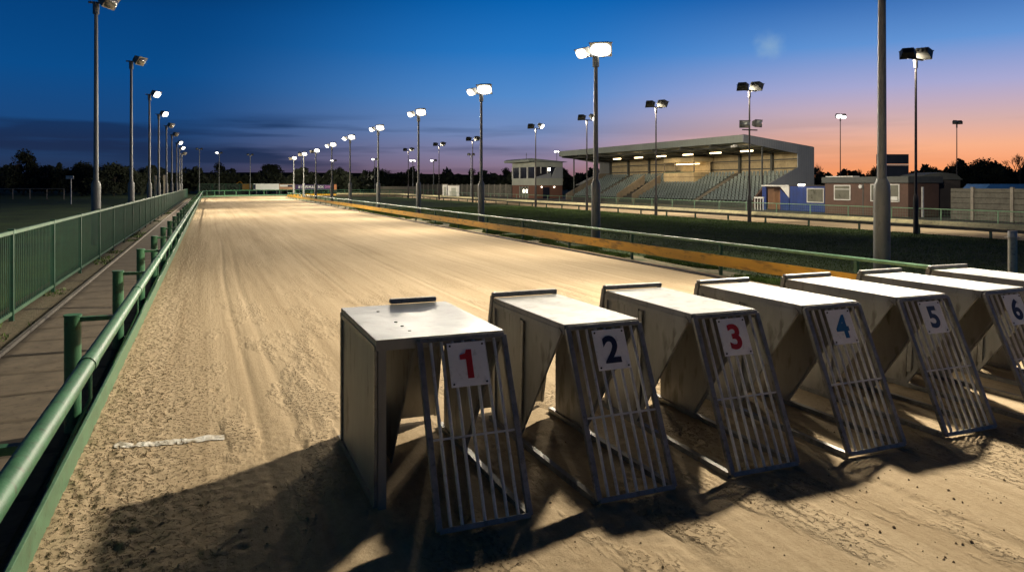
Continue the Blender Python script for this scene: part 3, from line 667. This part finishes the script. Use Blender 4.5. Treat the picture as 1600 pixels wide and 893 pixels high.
for y in (93.5,94.4,95.5,96.5): MB().box(TX0+.0,TX0+.06,y-.05,y+.05,.0,1.65).build('door_frame', 'clad_pale', dr)
for y in (93.95,95.0): MB().box(TX0+.0,TX0+.02,y-.16,y+.16,.75,1.2).build('lit_pane', 'spot_on', dr)
MB().box(42.2,43.2,TY0+.03,TY0+.052,.0,1.5).build('side_door', 'glass', tw)
for x in (42.0,43.9): MB().box(x-.06,x+.06,TY0-.06,TY0+.04,1.5,1.62).build('wall_lamp', 'spot_on', tw)
# ------------------------------------------------------------------ brown cabin
bc = thing('brown_cabin', (39.5,34.8,0), 'brown flat roofed cabin with two white framed windows right of the blue kiosk', 'cabin')
X = 38.5; a, c = onX(1419,X), onX(1289,X)
MB().box(X,X+2.6,a,c,0,2.05).build('wall', 'brown', bc)
MB().box(X-.14,X+2.8,a-.12,c+.15,2.055,2.44).build('roof_fascia', 'beam', bc)
MB().box(X-.10,X+.5,onX(1334,X),onX(1292,X),2.445,2.50).build('roof_sheet', 'white', bc)
def window(par, X, p0, p1, y0, y1, fm='white', gm='win_in', mids=(), trans=()):
    ya, yb = onX(p1,X), onX(p0,X); z1 = zX((p0+p1)/2,y0,X); z0 = zX((p0+p1)/2,y1,X); w = .055
    gl = MB().box(X-.02,X-.006,ya+w,yb-w,z0+w,z1-w).build('window', gm, par)
    f = MB().box(X-.06,X-.004,ya,ya+w,z0,z1).box(X-.06,X-.004,yb-w,yb,z0,z1).box(X-.06,X-.004,ya+w,yb-w,z1-w,z1).box(X-.09,X-.004,ya+w,yb-w,z0,z0+w)
    for m_ in mids: y = yb-(yb-ya)*m_; f.box(X-.05,X-.022,y-.02,y+.02,z0+w,z1-w)
    for m_ in trans: z = z1-(z1-z0)*m_; f.box(X-.05,X-.022,ya+w,yb-w,z-.02,z+.02)
    f.build('window_frame', fm, gl); return gl
window(bc, X, 1304, 1329.5, 289, 312.5, trans=(.28,)); window(bc, X, 1361, 1406, 287.5, 315)
MB().box(X-.05,X-.024,onX(1403,X),onX(1389,X),zX(1396,312.5,X),zX(1396,307,X)).build('notice', 'white', bc)
MB().tube((X-.12,onX(1346,X),1.82),(X-.01,onX(1346,X),1.82), .13, n=14).build('alarm_bell', 'galv', bc)
MB().box(X-.02,X-.004,onX(1349.5,X),onX(1348,X),0,2.04).build('joint_strip', 'beam', bc)
# blue kiosk
X = 40.0; bk = thing('blue_kiosk', (41,46,0), 'blue timber kiosk with a white framed window at the foot of the grandstand', 'kiosk')
ya, yb = onX(1289,X), onX(1234,X); MB().box(X,X+2.2,ya,yb,0,1.82).build('wall', 'blue', bk)
MB().box(X-.05,X+2.3,ya-.05,yb+.05,1.825,1.90).build('roof', 'shed', bk)
window(bk, X, 1261.5, 1288, 294, 316.5)
MB().box(X-.12,X-.01,onX(1258,X),onX(1249,X),1.84,1.98).build('lamp', 'spot_on', bk)
pc = thing('entrance_porch', (40.6,49.8,0), 'white topped porch with brown door between the seats and the blue kiosk', 'porch')
yb2 = onX(1191, X); ya = onX(1233.5, X)
MB().box(X-.1,X+1.8,ya,yb2,1.80,1.90).build('canopy', 'white', pc)
MB().box(X+1.0,X+1.06,onX(1222,X+1),onX(1200,X+1),0,1.6).build('door', 'door_b', pc)
MB().prism([(ya+.02,1.79),(onX(1219,X),1.79),(ya+.02,.95)], 0, X-.02, X+.02).build('gusset', 'white', pc)
MB().prism([(ya+.02,0),(ya+.02,.94),(onX(1219,X),1.6),(onX(1219,X),0)], 0, X+.0, X+.04).build('blue_side', 'blue', pc)
MB().box(X-.02,X+.06,onX(1197,X),yb2-.02,0,1.79).build('blue_jamb', 'blue', pc)
p = at(1186, 56); 
t = thing('barrier', (p.x,p.y,0), 'small pale crowd barrier frame beside the porch door', 'barrier')
b = MB(); 
for yy in (-.45,-.15,.15,.45): b.tube((p.x,p.y+yy,0),(p.x,p.y+yy,.95), .03, n=6)
b.build('frame','white',t); MB().box(p.x-.05,p.x+.05,p.y-.5,p.y+.5,.88,1.0).build('top','white',t)
# scoreboard
d = 58; p = at(1394.5, d); sc = thing('scoreboard', (p.x,p.y,0), 'black two panel scoreboard on legs rising behind the brown cabin', 'scoreboard')
R = Matrix.Rotation(-YAW, 3, 'Z')
def fbox(cx, cy, w, dp, z0, z1, ang=-YAW):
    b = MB(); r = Matrix.Rotation(ang, 3, 'Z'); q = MB().box(-w/2,w/2,-dp/2,dp/2,z0,z1)
    b.add([r @ Vector(v) + Vector((cx,cy,0)) for v in q.v], q.f); return b
fbox(p.x,p.y,2.45,.2,zd(256,d),zd(241,d)).build('upper_panel','screen',sc); fbox(p.x,p.y,2.45,.2,zd(276,d),zd(258.5,d)).build('lower_panel','screen',sc)
fbox(p.x,p.y,2.5,.1,zd(258.3,d),zd(256.6,d)).build('gap_trim','white',sc)
for s_ in (-.9,.9): fbox(p.x+s_*CS,p.y-s_*SN,.12,.12,0,zd(276.5,d)).build('leg','beam',sc)
# dark shed, grey post and concrete fence
p = at(1450, 47); sh = thing('dark_shed', (p.x,p.y,0), 'dark shed with shallow curved roof between the brown cabin and the concrete fence', 'shed')
fbox(p.x,p.y,2.6,2.5,0,2.25).build('wall','shed',sh)
pr = [(-1.4,2.25),(-1.0,2.55),(0,2.72),(1.0,2.6),(1.4,2.25)]
q = MB().prism(pr,1,-1.35,1.35); b = MB(); b.add([R @ Vector(v)+Vector((p.x,p.y,0)) for v in q.v], q.f); b.build('roof','beam',sh)
p = at(1441.5, 44.0); tag(MB().box(p.x-.05,p.x+.05,p.y-.05,p.y+.05,0,zd(292,44)).build('pipe_post','galv',base=Vector((p.x,p.y,0))), 'pale upright pipe standing before the dark shed', 'post')
X = 38.6; cf = thing('concrete_fence', (X,22,0), 'tall grey concrete panel fence at the right edge', 'fence')
for a_, b__ in ((1484,1520),(1520,1582),(1582,1680)):
    MB().box(X,X+.08,onX(b__,X)+.06,onX(a_,X)-.06,0,1.74).build('panel','gravel_wall',cf)
for q_ in (1520,1582,1680): y = onX(q_,X); MB().box(X-.08,X+.09,y-.075,y+.075,0,1.82).build('post','concrete',cf)
p = at(1555, 52); bt = fbox(p.x,p.y,2.9,2.5,1.2,1.65); q = MB().prism([(-1.5,1.66),(-1.2,1.98),(1.2,1.98),(1.5,1.66)],1,-1.3,1.3); bt.add([R@Vector(v)+Vector((p.x,p.y,0)) for v in q.v], q.f)
fbox(p.x,p.y,2.8,2.4,0,1.19)
bt.v += []; bt.add(*(lambda m:(m.v,m.f))(fbox(p.x,p.y,2.7,2.3,0,1.19))); tag(bt.build('covered_store','blue_tarp',base=Vector((p.x,p.y,0))), 'low store with blue roof peeping over the concrete fence', 'shed')
# cream bollard
p = at(1582, 15.6); bo = thing('bollard', (p.x,p.y,0), 'cream pipe bollard with grey cap behind the rightmost traps', 'bollard')
MB().tube(p, p+Vector((0,0,.86)), .085, n=20).build('pipe','cream_post',bo,smooth=True)
MB().tube(p+Vector((0,0,.86)), p+Vector((0,0,.875)), .14, n=20).build('flange','cream_post',bo)
MB().tube(p+Vector((0,0,.876)), p+Vector((0,0,1.0)), .088, n=20).build('cap','galv',bo,smooth=True)
# ------------------------------------------------------------------ far end: adverts, walls, huts
def advert(px0, px1, d, y0, y1, m, label, ends=None):
    a, c = at(px0,d), at(px1,d); mid = (a+c)/2; w = (c-a).length; t = thing('advert_board', (mid.x,mid.y,0), label, 'advert board')
    fbox(mid.x,mid.y,w,.12,zd(y1,d),zd(y0,d)).build('panel', m, t)
    for s_ in (-.4,0,.4): q = mid + (c-a)*s_ + Vector((SN,CS,0))*.15; MB().box(q.x-.05,q.x+.05,q.y-.05,q.y+.05,0,zd(y0+1,d)).build('leg','beam',t)
    return t, mid, w
t, mid, w = advert(396.5, 436, 133, 287, 296.3, 'banner_w', 'long plain white advert board at the far bend')
fbox(mid.x-w*.455*CS-.09*SN, mid.y+w*.455*SN-.09*CS, .35,.03, zd(295.5,133), zd(288,133)).build('stripe','num_navy',t)
t, mid, w = advert(436.3, 461, 133, 287.6, 296.0, 'peach', 'peach advert board between the white and the dark purple boards')
fbox(mid.x-.09*SN, mid.y-.09*CS, w*.9,.03, zd(291.6,133), zd(288.3,133)).build('white_band','banner_w',t)
fbox(mid.x+w*.2*CS-.12*SN, mid.y-w*.2*SN-.12*CS, w*.3,.03, zd(292,133), zd(288.8,133)).build('dark_mark','num_navy',t)
t, mid, w = advert(461.3, 521, 133, 288.4, 296.0, 'purple', 'dark purple advert board with white and pink lettering at the far bend')
def text(par, s, c, h, m, wmax):
    cu = bpy.data.curves.new('lettering','FONT'); cu.body = s; cu.size = 1; cu.align_x='CENTER'; cu.align_y='CENTER'; cu.offset=.02; cu.extrude=.01
    tmp = bpy.data.objects.new('tmp',cu); col.objects.link(tmp); me = bpy.data.meshes.new_from_object(tmp.evaluated_get(bpy.context.evaluated_depsgraph_get())); bpy.data.objects.remove(tmp)
    xs = [v.co.x for v in me.vertices]; ww = max(xs)-min(xs); b_ = BASE[par.name]; ox=(max(xs)+min(xs))/2
    for v in me.vertices: q = c + Vector((CS,-SN,0))*((v.co.x-ox)*wmax/ww) + Vector((0,0,v.co.y*h)) - Vector((SN,CS,0))*(.1+v.co.z) - b_; v.co = q
    me.materials.clear(); me.materials.append(M[m]); o = bpy.data.objects.new('lettering', me); col.objects.link(o); o.parent = par
zc = (zd(288.4,133)+zd(296,133))/2
text(t, 'B/ NAPS MULCT BOX', mid + Vector((CS,-SN,0))*(-w*.08) + Vector((0,0,zc)), .62, 'banner_w', w*.66)
text(t, 'DIVING', mid + Vector((CS,-SN,0))*(w*.38) + Vector((0,0,zc)), .62, 'pink', w*.20)
advert(522, 526, 133, 288, 296.5, 'orange', 'small orange advert end panel right of the purple board')
palisade(tuple(at(350,143)), at(310,143), at(396,143), 3, 1.95, 'green mesh fence behind the bend, left of the white advert board', barstep=.2, br=.03, postr=.05)
palisade(tuple(at(560,146)), at(527,146), at(600,148), 3, 1.7, 'dark green mesh fence behind the bend, right of the advert boards', barstep=.2, br=.03, postr=.05)
# rail outside bend right part is the safety rail; concrete yard wall beyond
a, c = at(592,140), at(655,132); yw = thing('yard_wall', tuple((a+c)/2), 'pale low wall beyond the bend left of the white huts', 'wall')
MB().bar(a+Vector((0,0,.75)), c+Vector((0,0,.75)), .2, 1.5).build('wall','concrete',yw)
a, c = at(655,131), at(800,112); yw = thing('timber_yard_fence', tuple((a+c)/2), 'grey upright board fence running behind the white huts to the control tower', 'fence')
n = 18
for i in range(n):
    u, v = a.lerp(c, i/n), a.lerp(c, (i+.97)/n); MB().bar(u+Vector((0,0,.93)), v+Vector((0,0,.93)), .1, 1.86).build('panel','gravel_wall',yw)
    MB().box(u.x-.08,u.x+.08,u.y-.16,u.y+0,0,1.95).build('post','concrete',yw)
for px0, px1, y0, d, lab in ((692,699.5,288.5,116,'narrow white hut beyond the track, left one of the pair'),(700.5,718,290,113,'wider pale double hut beyond the track, right one of the pair')):
    p = at((px0+px1)/2, d); w = (px1-px0)/F*d; t = thing('hut', tuple(p), lab, 'hut')
    fbox(p.x,p.y,w,1.2,0,zd(y0,d)).build('wall','white',t); fbox(p.x,p.y,w+.12,1.35,zd(y0,d)+.005,zd(y0,d)+.09).build('roof','concrete',t)
    fbox(p.x-SN*.62,p.y-CS*.62,w*.4,.03,.0,zd(y0,d)*.8).build('door','clad_pale',t)
# excavator with amber arm in the far gloom
p = at(386, 165); ex = thing('excavator', tuple(p), 'small amber excavator arm behind the bend fence left of the white advert board', 'excavator')
fbox(p.x,p.y,1.6,1.4,.7,2.0).build('cab','digger',ex); fbox(p.x,p.y,2.4,1.5,.0,.65).build('tracks','black',ex)
MB().bar(p+Vector((-.6,0,1.6)), p+Vector((-1.4,.6,2.5)), .14,.16).bar(p+Vector((-1.4,.6,2.5)), p+Vector((-2.2,1.2,2.0)), .12,.14).build('boom','digger',ex)
p = at(109, 72); sg = thing('field_sign', tuple(p), 'small pale sign on a stake in the dark field at left', 'sign')
fbox(p.x,p.y,.75,.06,zd(279.5,72),zd(274.5,72)).build('board','white',sg); fbox(p.x+.1,p.y+.05,.08,.06,0,zd(274.8,72)).build('stake','galv',sg)
# goal frame
d = 55; a, c = at(242.5,d), at(256.5,d); gf = thing('goal_frame', tuple((a+c)/2), 'bare timber gate frame standing behind the left row of masts', 'frame')
for q in (a,c): MB().bar(q, q+Vector((0,0,zd(273.5,d))), .14,.1).build('upright','cream_post',gf)
MB().bar(a+Vector((0,0,zd(273.5,d))), c+Vector((0,0,zd(273.5,d))), .08,.08).build('lintel','beam',gf)
# hurdle rail far left
a, c = at(-60,95), at(100,95); fr = thing('paddock_rail', tuple((a+c)/2), 'thin pale rail crossing the dark field at far left', 'fence')
MB().bar(a+Vector((0,0,1.35)), c+Vector((0,0,1.35)), .06,.08).build('rail','concrete',fr)
for k in range(7): q = a.lerp(c,k/6); MB().bar(q,q+Vector((0,0,1.35)),.1,.1).build('post','concrete',fr)
# ------------------------------------------------------------------ trees
def crown_mesh(name, seed, W, Hh, base, nl, leaf, lobes=14):
    r = np.random.default_rng(seed); pts = []
    cs = []
    for i in range(lobes):
        t = r.uniform(0, 2*math.pi); z = r.uniform(0, 1); rad = W*.5*math.sqrt(max(0,1-(z*1.0)**2.2))*r.uniform(.25,.85)
        cs.append((rad*math.cos(t), rad*math.sin(t), base + (Hh-base)*(.12+z*.74), r.uniform(.16,.30)*W*.62))
    k = nl//lobes
    for cx,cy,cz,rr in cs:
        d = r.normal(size=(k,3)); d /= np.linalg.norm(d,axis=1)[:,None]; rad = rr*r.uniform(.35,1.12,size=(k,1))
        pts.append(np.array([cx,cy,cz])+d*rad*np.array([1,1,.85]))
    P_ = np.concatenate(pts); n = len(P_)
    a = r.normal(size=(n,3)); a /= np.linalg.norm(a,axis=1)[:,None]; b = np.cross(a, r.normal(size=(n,3))); b /= np.linalg.norm(b,axis=1)[:,None]
    s = leaf*r.uniform(.5,1.3,size=(n,1)); V = np.stack([P_-a*s, P_-b*s*.6, P_+a*s, P_+b*s*.6],1).reshape(-1,3)
    me = bpy.data.meshes.new(name); me.from_pydata(V.tolist(), [], [(i*4,i*4+1,i*4+2,i*4+3) for i in range(n)]); me.materials.append(M['leaf']); return me
def branches(seed, Hh, spread, depth, r0, tw=True):
    rr = random.Random(seed); b = MB()
    def rec(p, d, L, r, k):
        q = p + d*L; b.tube(p, q, r, r*.65, 5, cap=False)
        if k == 0: return
        for _ in range(3 if k > 1 else 4):
            nd = (d + Vector((rr.uniform(-1,1),rr.uniform(-1,1),rr.uniform(-.25,.8)))*spread).normalized(); rec(q - d*L*rr.uniform(0,.35), nd, L*rr.uniform(.6,.82), r*.6, k-1)
    rec(Vector((0,0,0)), Vector((0,0,1)), Hh*.30, r0, depth); return b
CR = [crown_mesh('crown', 11+i, w, h, b, 5200, .22) for i,(w,h,b) in enumerate(((9,8,.4),(7,8.5,.8),(11,7,.2),(6,7,.5)))]
CH = [8.0,8.5,7.0,7.0]; CWD = [9,7,11,6]
TR = branches(3, 8, .5, 3, .22).build('trunk','bark').data; bpy.data.objects.remove(bpy.data.objects['trunk'])
BARE = [branches(21+i, 8, .62, 5, .16).build('trunk','bark') for i in range(2)]; BD = [o.data for o in BARE]; [bpy.data.objects.remove(o) for o in BARE]
def tree(px, d, topy, v, label, sx=1.0, bare=False):
    p = at(px, d); hh = zd(topy, d); t = thing('bare_tree' if bare else 'tree', (p.x,p.y,-.06), label, 'tree', 'trees on the skyline')
    if bare:
        zmax = max(q.co.z for q in BD[v].vertices)
        o = bpy.data.objects.new('trunk', BD[v]); col.objects.link(o); o.parent = t; s = hh/zmax; o.scale = (s*sx,s*sx,s); o.rotation_euler.z = px
    else:
        s = hh/CH[v]
        for nm, me in (('crown', CR[v]), ('trunk', TR)):
            o = bpy.data.objects.new(nm, me); col.objects.link(o); o.parent = t; o.scale = (s*sx*(1 if nm=='crown' else .8),)*2 + (s*(1 if nm=='crown' else .8),); o.rotation_euler.z = px*.7
tree(36, 130, 234, 0, 'bushy half bare tree on the skyline at far left', 1.0)
tree(36, 131, 233, 1, 'fine twigged tree rising through the bushy tree at far left', .8, True)
tree(92, 135, 252, 3, 'small pointed tree on the skyline left of the nearest left mast', .6)
tree(128, 125, 256, 2, 'broad low tree behind the nearest left mast', 1.2); tree(178, 120, 257, 2, 'broad low tree between the first two left masts', 1.2)
tree(222, 140, 262, 0, 'low tree behind the third left mast'); tree(341, 175, 254, 0, 'rounded tree behind the lit mast at the bend', .95)
tree(422, 165, 254, 1, 'broad dark tree above the white advert board', 1.5); tree(476, 165, 260, 3, 'pointed dark tree above the purple advert board', 1.1)
tree(530, 170, 261, 0, 'dark tree behind the masts right of the purple board', .8); tree(596, 165, 266, 2, 'wide low tree right of the fifth lit mast', .9)
tree(640, 170, 264, 3, 'narrow dark tree behind the twin mast beyond the bend', 1.1); tree(738, 165, 263, 0, 'round dark tree behind the short grey mast', .8)
tree(790, 160, 262, 0, 'dark tree against the left side of the control tower', .9); tree(1283, 130, 254, 1, 'bare bushy tree beside the grandstand right wall', .5, True)
tree(1343, 150, 262, 0, 'thin bare tree behind the brown cabin left of the thick pole', .5, True)
tree(1366, 140, 263, 2, 'low dark tree behind the scoreboard', .5); tree(1500, 120, 256, 0, 'dark domed tree left of the slim right mast', 1.0)
tree(1535, 120, 251, 2, 'big dark domed tree above the blue roofed store', 1.15); tree(1562, 115, 256, 3, 'dark tree right of the big domed one', 1.0)
tree(1487, 120, 246, 1, 'bare tree poking above the dark trees left of the slim right mast', .7, True)
tree(1594, 95, 238, 0, 'bare tree at the right edge of the picture', .9, True); tree(1455, 130, 263, 2, 'low dark tree behind the dark shed', .9)
# continuous far hedge and wood
def hedge():
    P_ = []
    prof = [(-300,262),(0,264),(60,266),(140,262),(200,265),(300,268),(330,270),(420,272),(500,270),(560,272),(640,270),(700,272),(760,274),(860,268),(960,272),(1200,270),(1290,270),(1340,271),(1420,272),(1470,262),(1520,258),(1575,262),(1640,262),(2100,262)]
    for px in np.arange(-300, 2100, 1.6):
        dd_ = 150 + 12*math.sin(px*.021) + 8*math.sin(px*.053); yv = np.interp(px, [q[0] for q in prof], [q[1] for q in prof])
        top = zd(yv, dd_) + .7*math.sin(px*.11) + .5*math.sin(px*.29)*math.sin(px*.047)
        n = 26; z = top*np.sqrt(RNG.uniform(0,1,n))*RNG.uniform(.92,1.06,n)
        for zz in z: q = at(px+RNG.uniform(-2,2), dd_+RNG.uniform(-2.5,2.5)); P_.append((q.x,q.y,zz))
    P_ = np.array(P_); n = len(P_); a = RNG.normal(size=(n,3)); a /= np.linalg.norm(a,axis=1)[:,None]; b = np.cross(a, RNG.normal(size=(n,3))); b /= np.linalg.norm(b,axis=1)[:,None]
    s = .42*RNG.uniform(.6,1.3,size=(n,1)); V = np.stack([P_-a*s, P_-b*s*.7, P_+a*s, P_+b*s*.7],1).reshape(-1,3)
    me = bpy.data.meshes.new('woodland'); me.from_pydata(V.tolist(), [], [(i*4,i*4+1,i*4+2,i*4+3) for i in range(n)]); me.materials.append(M['leaf'])
    o = bpy.data.objects.new('woodland', me); col.objects.link(o); tag(o, 'dark band of woodland and hedge along the whole skyline', 'woodland', kind='stuff')
    b = MB(); 
hedge()
hills = MB(); hp = [(at(px, 260), px) for px in range(-700, 2400, 40)]
V = []; 
for q, px in hp: V += [(q.x,q.y,-.5),(q.x,q.y, 5.0 + 1.0*math.sin(px*.004) + (.6 if px > 1300 else 0)), (q.x*1.3,q.y*1.3,-.5)]
hills.add(V, [(i*3,i*3+3,i*3+4,i*3+1) for i in range(len(hp)-1)] + [(i*3+1,i*3+4,i*3+5,i*3+2) for i in range(len(hp)-1)])
tag(hills.build('hills', mat('hill_dark', (.02,.025,.015), .9, 0, .3, .05)), kind='structure')
# ------------------------------------------------------------------ grass blades by the rails
def blades(name, xr, yr, n, h, label, dens=None, mt='blade'):
    x = RNG.uniform(*xr, n); y = yr[0] + (yr[1]-yr[0])*RNG.uniform(0,1,n)**1.6
    k = vn(x*2.0, y*.9, 40) > (-.05 if dens is None else dens); x, y = x[k], y[k]; n = len(x)
    a = RNG.uniform(0, 2*math.pi, n); hh = h*RNG.uniform(.4,1.2,n); w = .006*RNG.uniform(.8,1.6,n)*(1+y*.05); ln = RNG.uniform(-.5,.5,(n,2))*hh[:,None]
    V = np.stack([np.stack([x-np.cos(a)*w, y-np.sin(a)*w, np.zeros(n)],1), np.stack([x+np.cos(a)*w, y+np.sin(a)*w, np.zeros(n)],1), np.stack([x+ln[:,0], y+ln[:,1], hh],1)],1).reshape(-1,3)
    me = bpy.data.meshes.new(name); me.from_pydata(V.tolist(), [], [(i*3,i*3+1,i*3+2) for i in range(n)]); me.materials.append(M[mt])
    o = bpy.data.objects.new(name, me); col.objects.link(o); tag(o, label, 'grass', kind='stuff')
blades('verge_grass', (XI-.02, XI+.75), (5, 60), 90000, .075, 'green grass tufts along the foot of the yellow board')
blades('infield_blades', (XI+.7, XB), (8, 60), 160000, .03, 'short dark turf of the infield', -.6, 'turf_blade')
blades('fence_weeds', (-3.0, -2.3), (1, 60), 9000, .05, 'sparse weeds along the foot of the green bar fence', .2)
# loose clods of sand scattered by the kickboard and traps
def clods():
    n = 2600; V = []; Fc = []
    for i in range(n):
        if i < 1700: x = -.82 + abs(RNG.normal())*.30; y = RNG.uniform(1.6, 9)
        else: x = RNG.uniform(-.3, 6); y = RNG.uniform(1.3, 5.2)
        s = .004 + .008*RNG.uniform()**3; z = float(sand_h(x,y)) + s*.3; o = len(V)
        for dx,dy,dz in ((1,0,0),(0,1,0),(-1,0,0),(0,-1,0),(0,0,.9),(0,0,-.6)):
            V.append((x+dx*s*RNG.uniform(.7,1.4), y+dy*s*RNG.uniform(.7,1.4), z+dz*s*RNG.uniform(.7,1.2)))
        for a,b,c in ((0,1,4),(1,2,4),(2,3,4),(3,0,4),(1,0,5),(2,1,5),(3,2,5),(0,3,5)): Fc.append((o+a,o+b,o+c))
    me = bpy.data.meshes.new('sand_clods'); me.from_pydata(V, [], Fc); me.materials.append(M['sand']); o = bpy.data.objects.new('sand_clods', me); col.objects.link(o)
    tag(o, 'loose crumbs of sand scattered over the near track surface', 'sand', kind='stuff')
clods()
# ------------------------------------------------------------------ sky
w = bpy.data.worlds.new('World'); scn.world = w; w.use_nodes = True; nt = w.node_tree; L = nt.links.new; N = nt.nodes.new
bg = nt.nodes['Background']; tc = N('ShaderNodeTexCoord'); sp = N('ShaderNodeSeparateXYZ'); L(tc.outputs['Generated'], sp.inputs[0])
def lin(r, g, b): return tuple(((c/255)/12.92 if c/255 <= .04045 else ((c/255+.055)/1.055)**2.4) for c in (r,g,b))
def vramp(stops):
    r = N('ShaderNodeValToRGB'); cr = r.color_ramp; cr.interpolation = 'B_SPLINE' if False else 'EASE'; cr.interpolation = 'LINEAR'
    while len(cr.elements) < len(stops): cr.elements.new(.5)
    for e, (p, c) in zip(cr.elements, stops): e.position = p; e.color = (*lin(*c), 1)
    L(ez.outputs[0], r.inputs[0]); return r.outputs[0]
ez = N('ShaderNodeMapRange'); ez.inputs[1].default_value = -.02; ez.inputs[2].default_value = .5; L(sp.outputs[2], ez.inputs[0])
E = lambda y: (math.sin(math.atan((HY-y)/F)) + .02)/.52
left = vramp([(0,(20,24,40)),(E(270),(34,46,74)),(E(240),(30,56,94)),(E(200),(24,66,116)),(E(130),(9,70,128)),(E(40),(4,60,116)),(.62,(1,22,52)),(1,(0,8,24))])
mid_ = vramp([(0,(80,60,90)),(E(275),(128,98,112)),(E(245),(130,120,148)),(E(205),(110,132,176)),(E(150),(78,130,190)),(E(80),(36,112,184)),(E(0),(8,92,166)),(.75,(1,22,56)),(1,(0,8,24))])
right = vramp([(0,(200,110,70)),(E(268),(236,148,96)),(E(235),(232,166,130)),(E(200),(200,164,160)),(E(150),(158,158,196)),(E(90),(92,138,198)),(E(0),(26,84,154)),(.8,(2,28,66)),(1,(0,8,24))])
def daz(px):
    v = Vector((0,1,0)); a = -(math.atan((px-CX)/F) + YAW); return (-math.sin(a), math.cos(a))
sx_, sy_ = daz(1750)
dt = N('ShaderNodeVectorMath'); dt.operation = 'DOT_PRODUCT'; L(tc.outputs['Generated'], dt.inputs[0]); dt.inputs[1].default_value = (sx_, sy_, 0)
def cosaz(px): a = daz(px); return a[0]*sx_+a[1]*sy_
def mr(a, b):
    m_ = N('ShaderNodeMapRange'); m_.interpolation_type = 'SMOOTHSTEP'; m_.inputs[1].default_value = a; m_.inputs[2].default_value = b; L(dt.outputs['Value'], m_.inputs[0]); return m_.outputs[0]
def mixc(f, a, b):
    x = N('ShaderNodeMixRGB'); L(f, x.inputs[0]); L(a, x.inputs[1]); L(b, x.inputs[2]); return x.outputs[0]
c = mixc(mr(cosaz(230), cosaz(880)), left, mid_); c = mixc(mr(cosaz(820), cosaz(1540)), c, right)
# thin bands of slate cloud low in the sky
cmx = N('ShaderNodeMapping'); cmx.inputs['Scale'].default_value = (3.2,3.2,46); L(tc.outputs['Generated'], cmx.inputs[0])
cn = N('ShaderNodeTexNoise'); cn.inputs['Scale'].default_value = 1.0; cn.inputs['Detail'].default_value = 5; cn.inputs['Roughness'].default_value = .5; L(cmx.outputs[0], cn.inputs[0])
cr = N('ShaderNodeValToRGB'); cr.color_ramp.elements[0].position = .47; cr.color_ramp.elements[0].color = (0,0,0,1); cr.color_ramp.elements[1].position = .62; cr.color_ramp.elements[1].color = (1,1,1,1); L(cn.outputs[0], cr.inputs[0])
zb = N('ShaderNodeValToRGB'); e = zb.color_ramp.elements; e[0].position = E(275); e[0].color = (.5,.5,.5,1); e[1].position = E(180); e[1].color = (0,0,0,1)
q_ = e.new(E(235)); q_.color = (1,1,1,1); q_ = e.new(E(205)); q_.color = (.9,.9,.9,1); L(ez.outputs[0], zb.inputs[0])
mm = N('ShaderNodeMath'); mm.operation = 'MULTIPLY'; L(cr.outputs[0], mm.inputs[0]); L(zb.outputs[0], mm.inputs[1])
side_f = N('ShaderNodeMapRange'); side_f.inputs[1].default_value = cosaz(500); side_f.inputs[2].default_value = cosaz(900); side_f.inputs[3].default_value = 1; side_f.inputs[4].default_value = .14; L(dt.outputs['Value'], side_f.inputs[0])
m2 = N('ShaderNodeMath'); m2.operation = 'MULTIPLY'; L(mm.outputs[0], m2.inputs[0]); L(side_f.outputs[0], m2.inputs[1])
cl = vramp([(0,(26,34,54)),(E(230),(26,42,74)),(E(190),(16,46,86)),(1,(5,20,40))])
c = mixc(m2.outputs[0], c, cl); 
cd = Vector((*daz(1203), (HY-72)/F/math.sqrt(1+((1203-CX)/F)**2))); cd.normalize()
sc3 = N('ShaderNodeMapping'); sc3.inputs['Location'].default_value = tuple(-v for v in cd); L(tc.outputs['Generated'], sc3.inputs[0])
sn = N('ShaderNodeTexNoise'); sn.inputs['Scale'].default_value = 60; sn.inputs['Detail'].default_value = 4; L(tc.outputs['Generated'], sn.inputs[0])
ln3 = N('ShaderNodeVectorMath'); ln3.operation = 'LENGTH'; L(sc3.outputs[0], ln3.inputs[0])
ad = N('ShaderNodeMath'); ad.operation = 'MULTIPLY_ADD'; ad.inputs[1].default_value = .022; L(sn.outputs[0], ad.inputs[0]); L(ln3.outputs['Value'], ad.inputs[2])
mr3 = N('ShaderNodeMapRange'); mr3.interpolation_type = 'SMOOTHSTEP'; mr3.inputs[1].default_value = .034; mr3.inputs[2].default_value = .010; mr3.inputs[3].default_value = 0; mr3.inputs[4].default_value = .42; L(ad.outputs[0], mr3.inputs[0])
pf = N('ShaderNodeRGB'); pf.outputs[0].default_value = (*lin(150,175,190), 1); c = mixc(mr3.outputs[0], c, pf.outputs[0])
L(c, bg.inputs[0]); bg.inputs[1].default_value = 1.0
# faint after-glow sun
su = bpy.data.lights.new('sun', 'SUN'); su.energy = .06; su.color = (1,.6,.4); su.angle = math.radians(8); so = bpy.data.objects.new('sun', su); col.objects.link(so)
so.rotation_euler = Vector((-sx_, -sy_, -.12)).to_track_quat('-Z','Y').to_euler()
# ------------------------------------------------------------------ camera
cam = bpy.data.cameras.new('camera'); co = bpy.data.objects.new('camera', cam); col.objects.link(co); scn.camera = co
co.location = (0,0,H); co.rotation_euler = (math.pi/2, 0, -YAW); cam.sensor_width = 36; cam.lens = F/1600*36; cam.shift_y = -(446.5-HY)/1600
cam.clip_start = .05; cam.clip_end = 3000
scn.view_settings.view_transform = 'Standard'; scn.view_settings.look = 'None'; scn.view_settings.exposure = .22; scn.view_settings.gamma = 1
scn.cycles.sample_clamp_indirect = 4
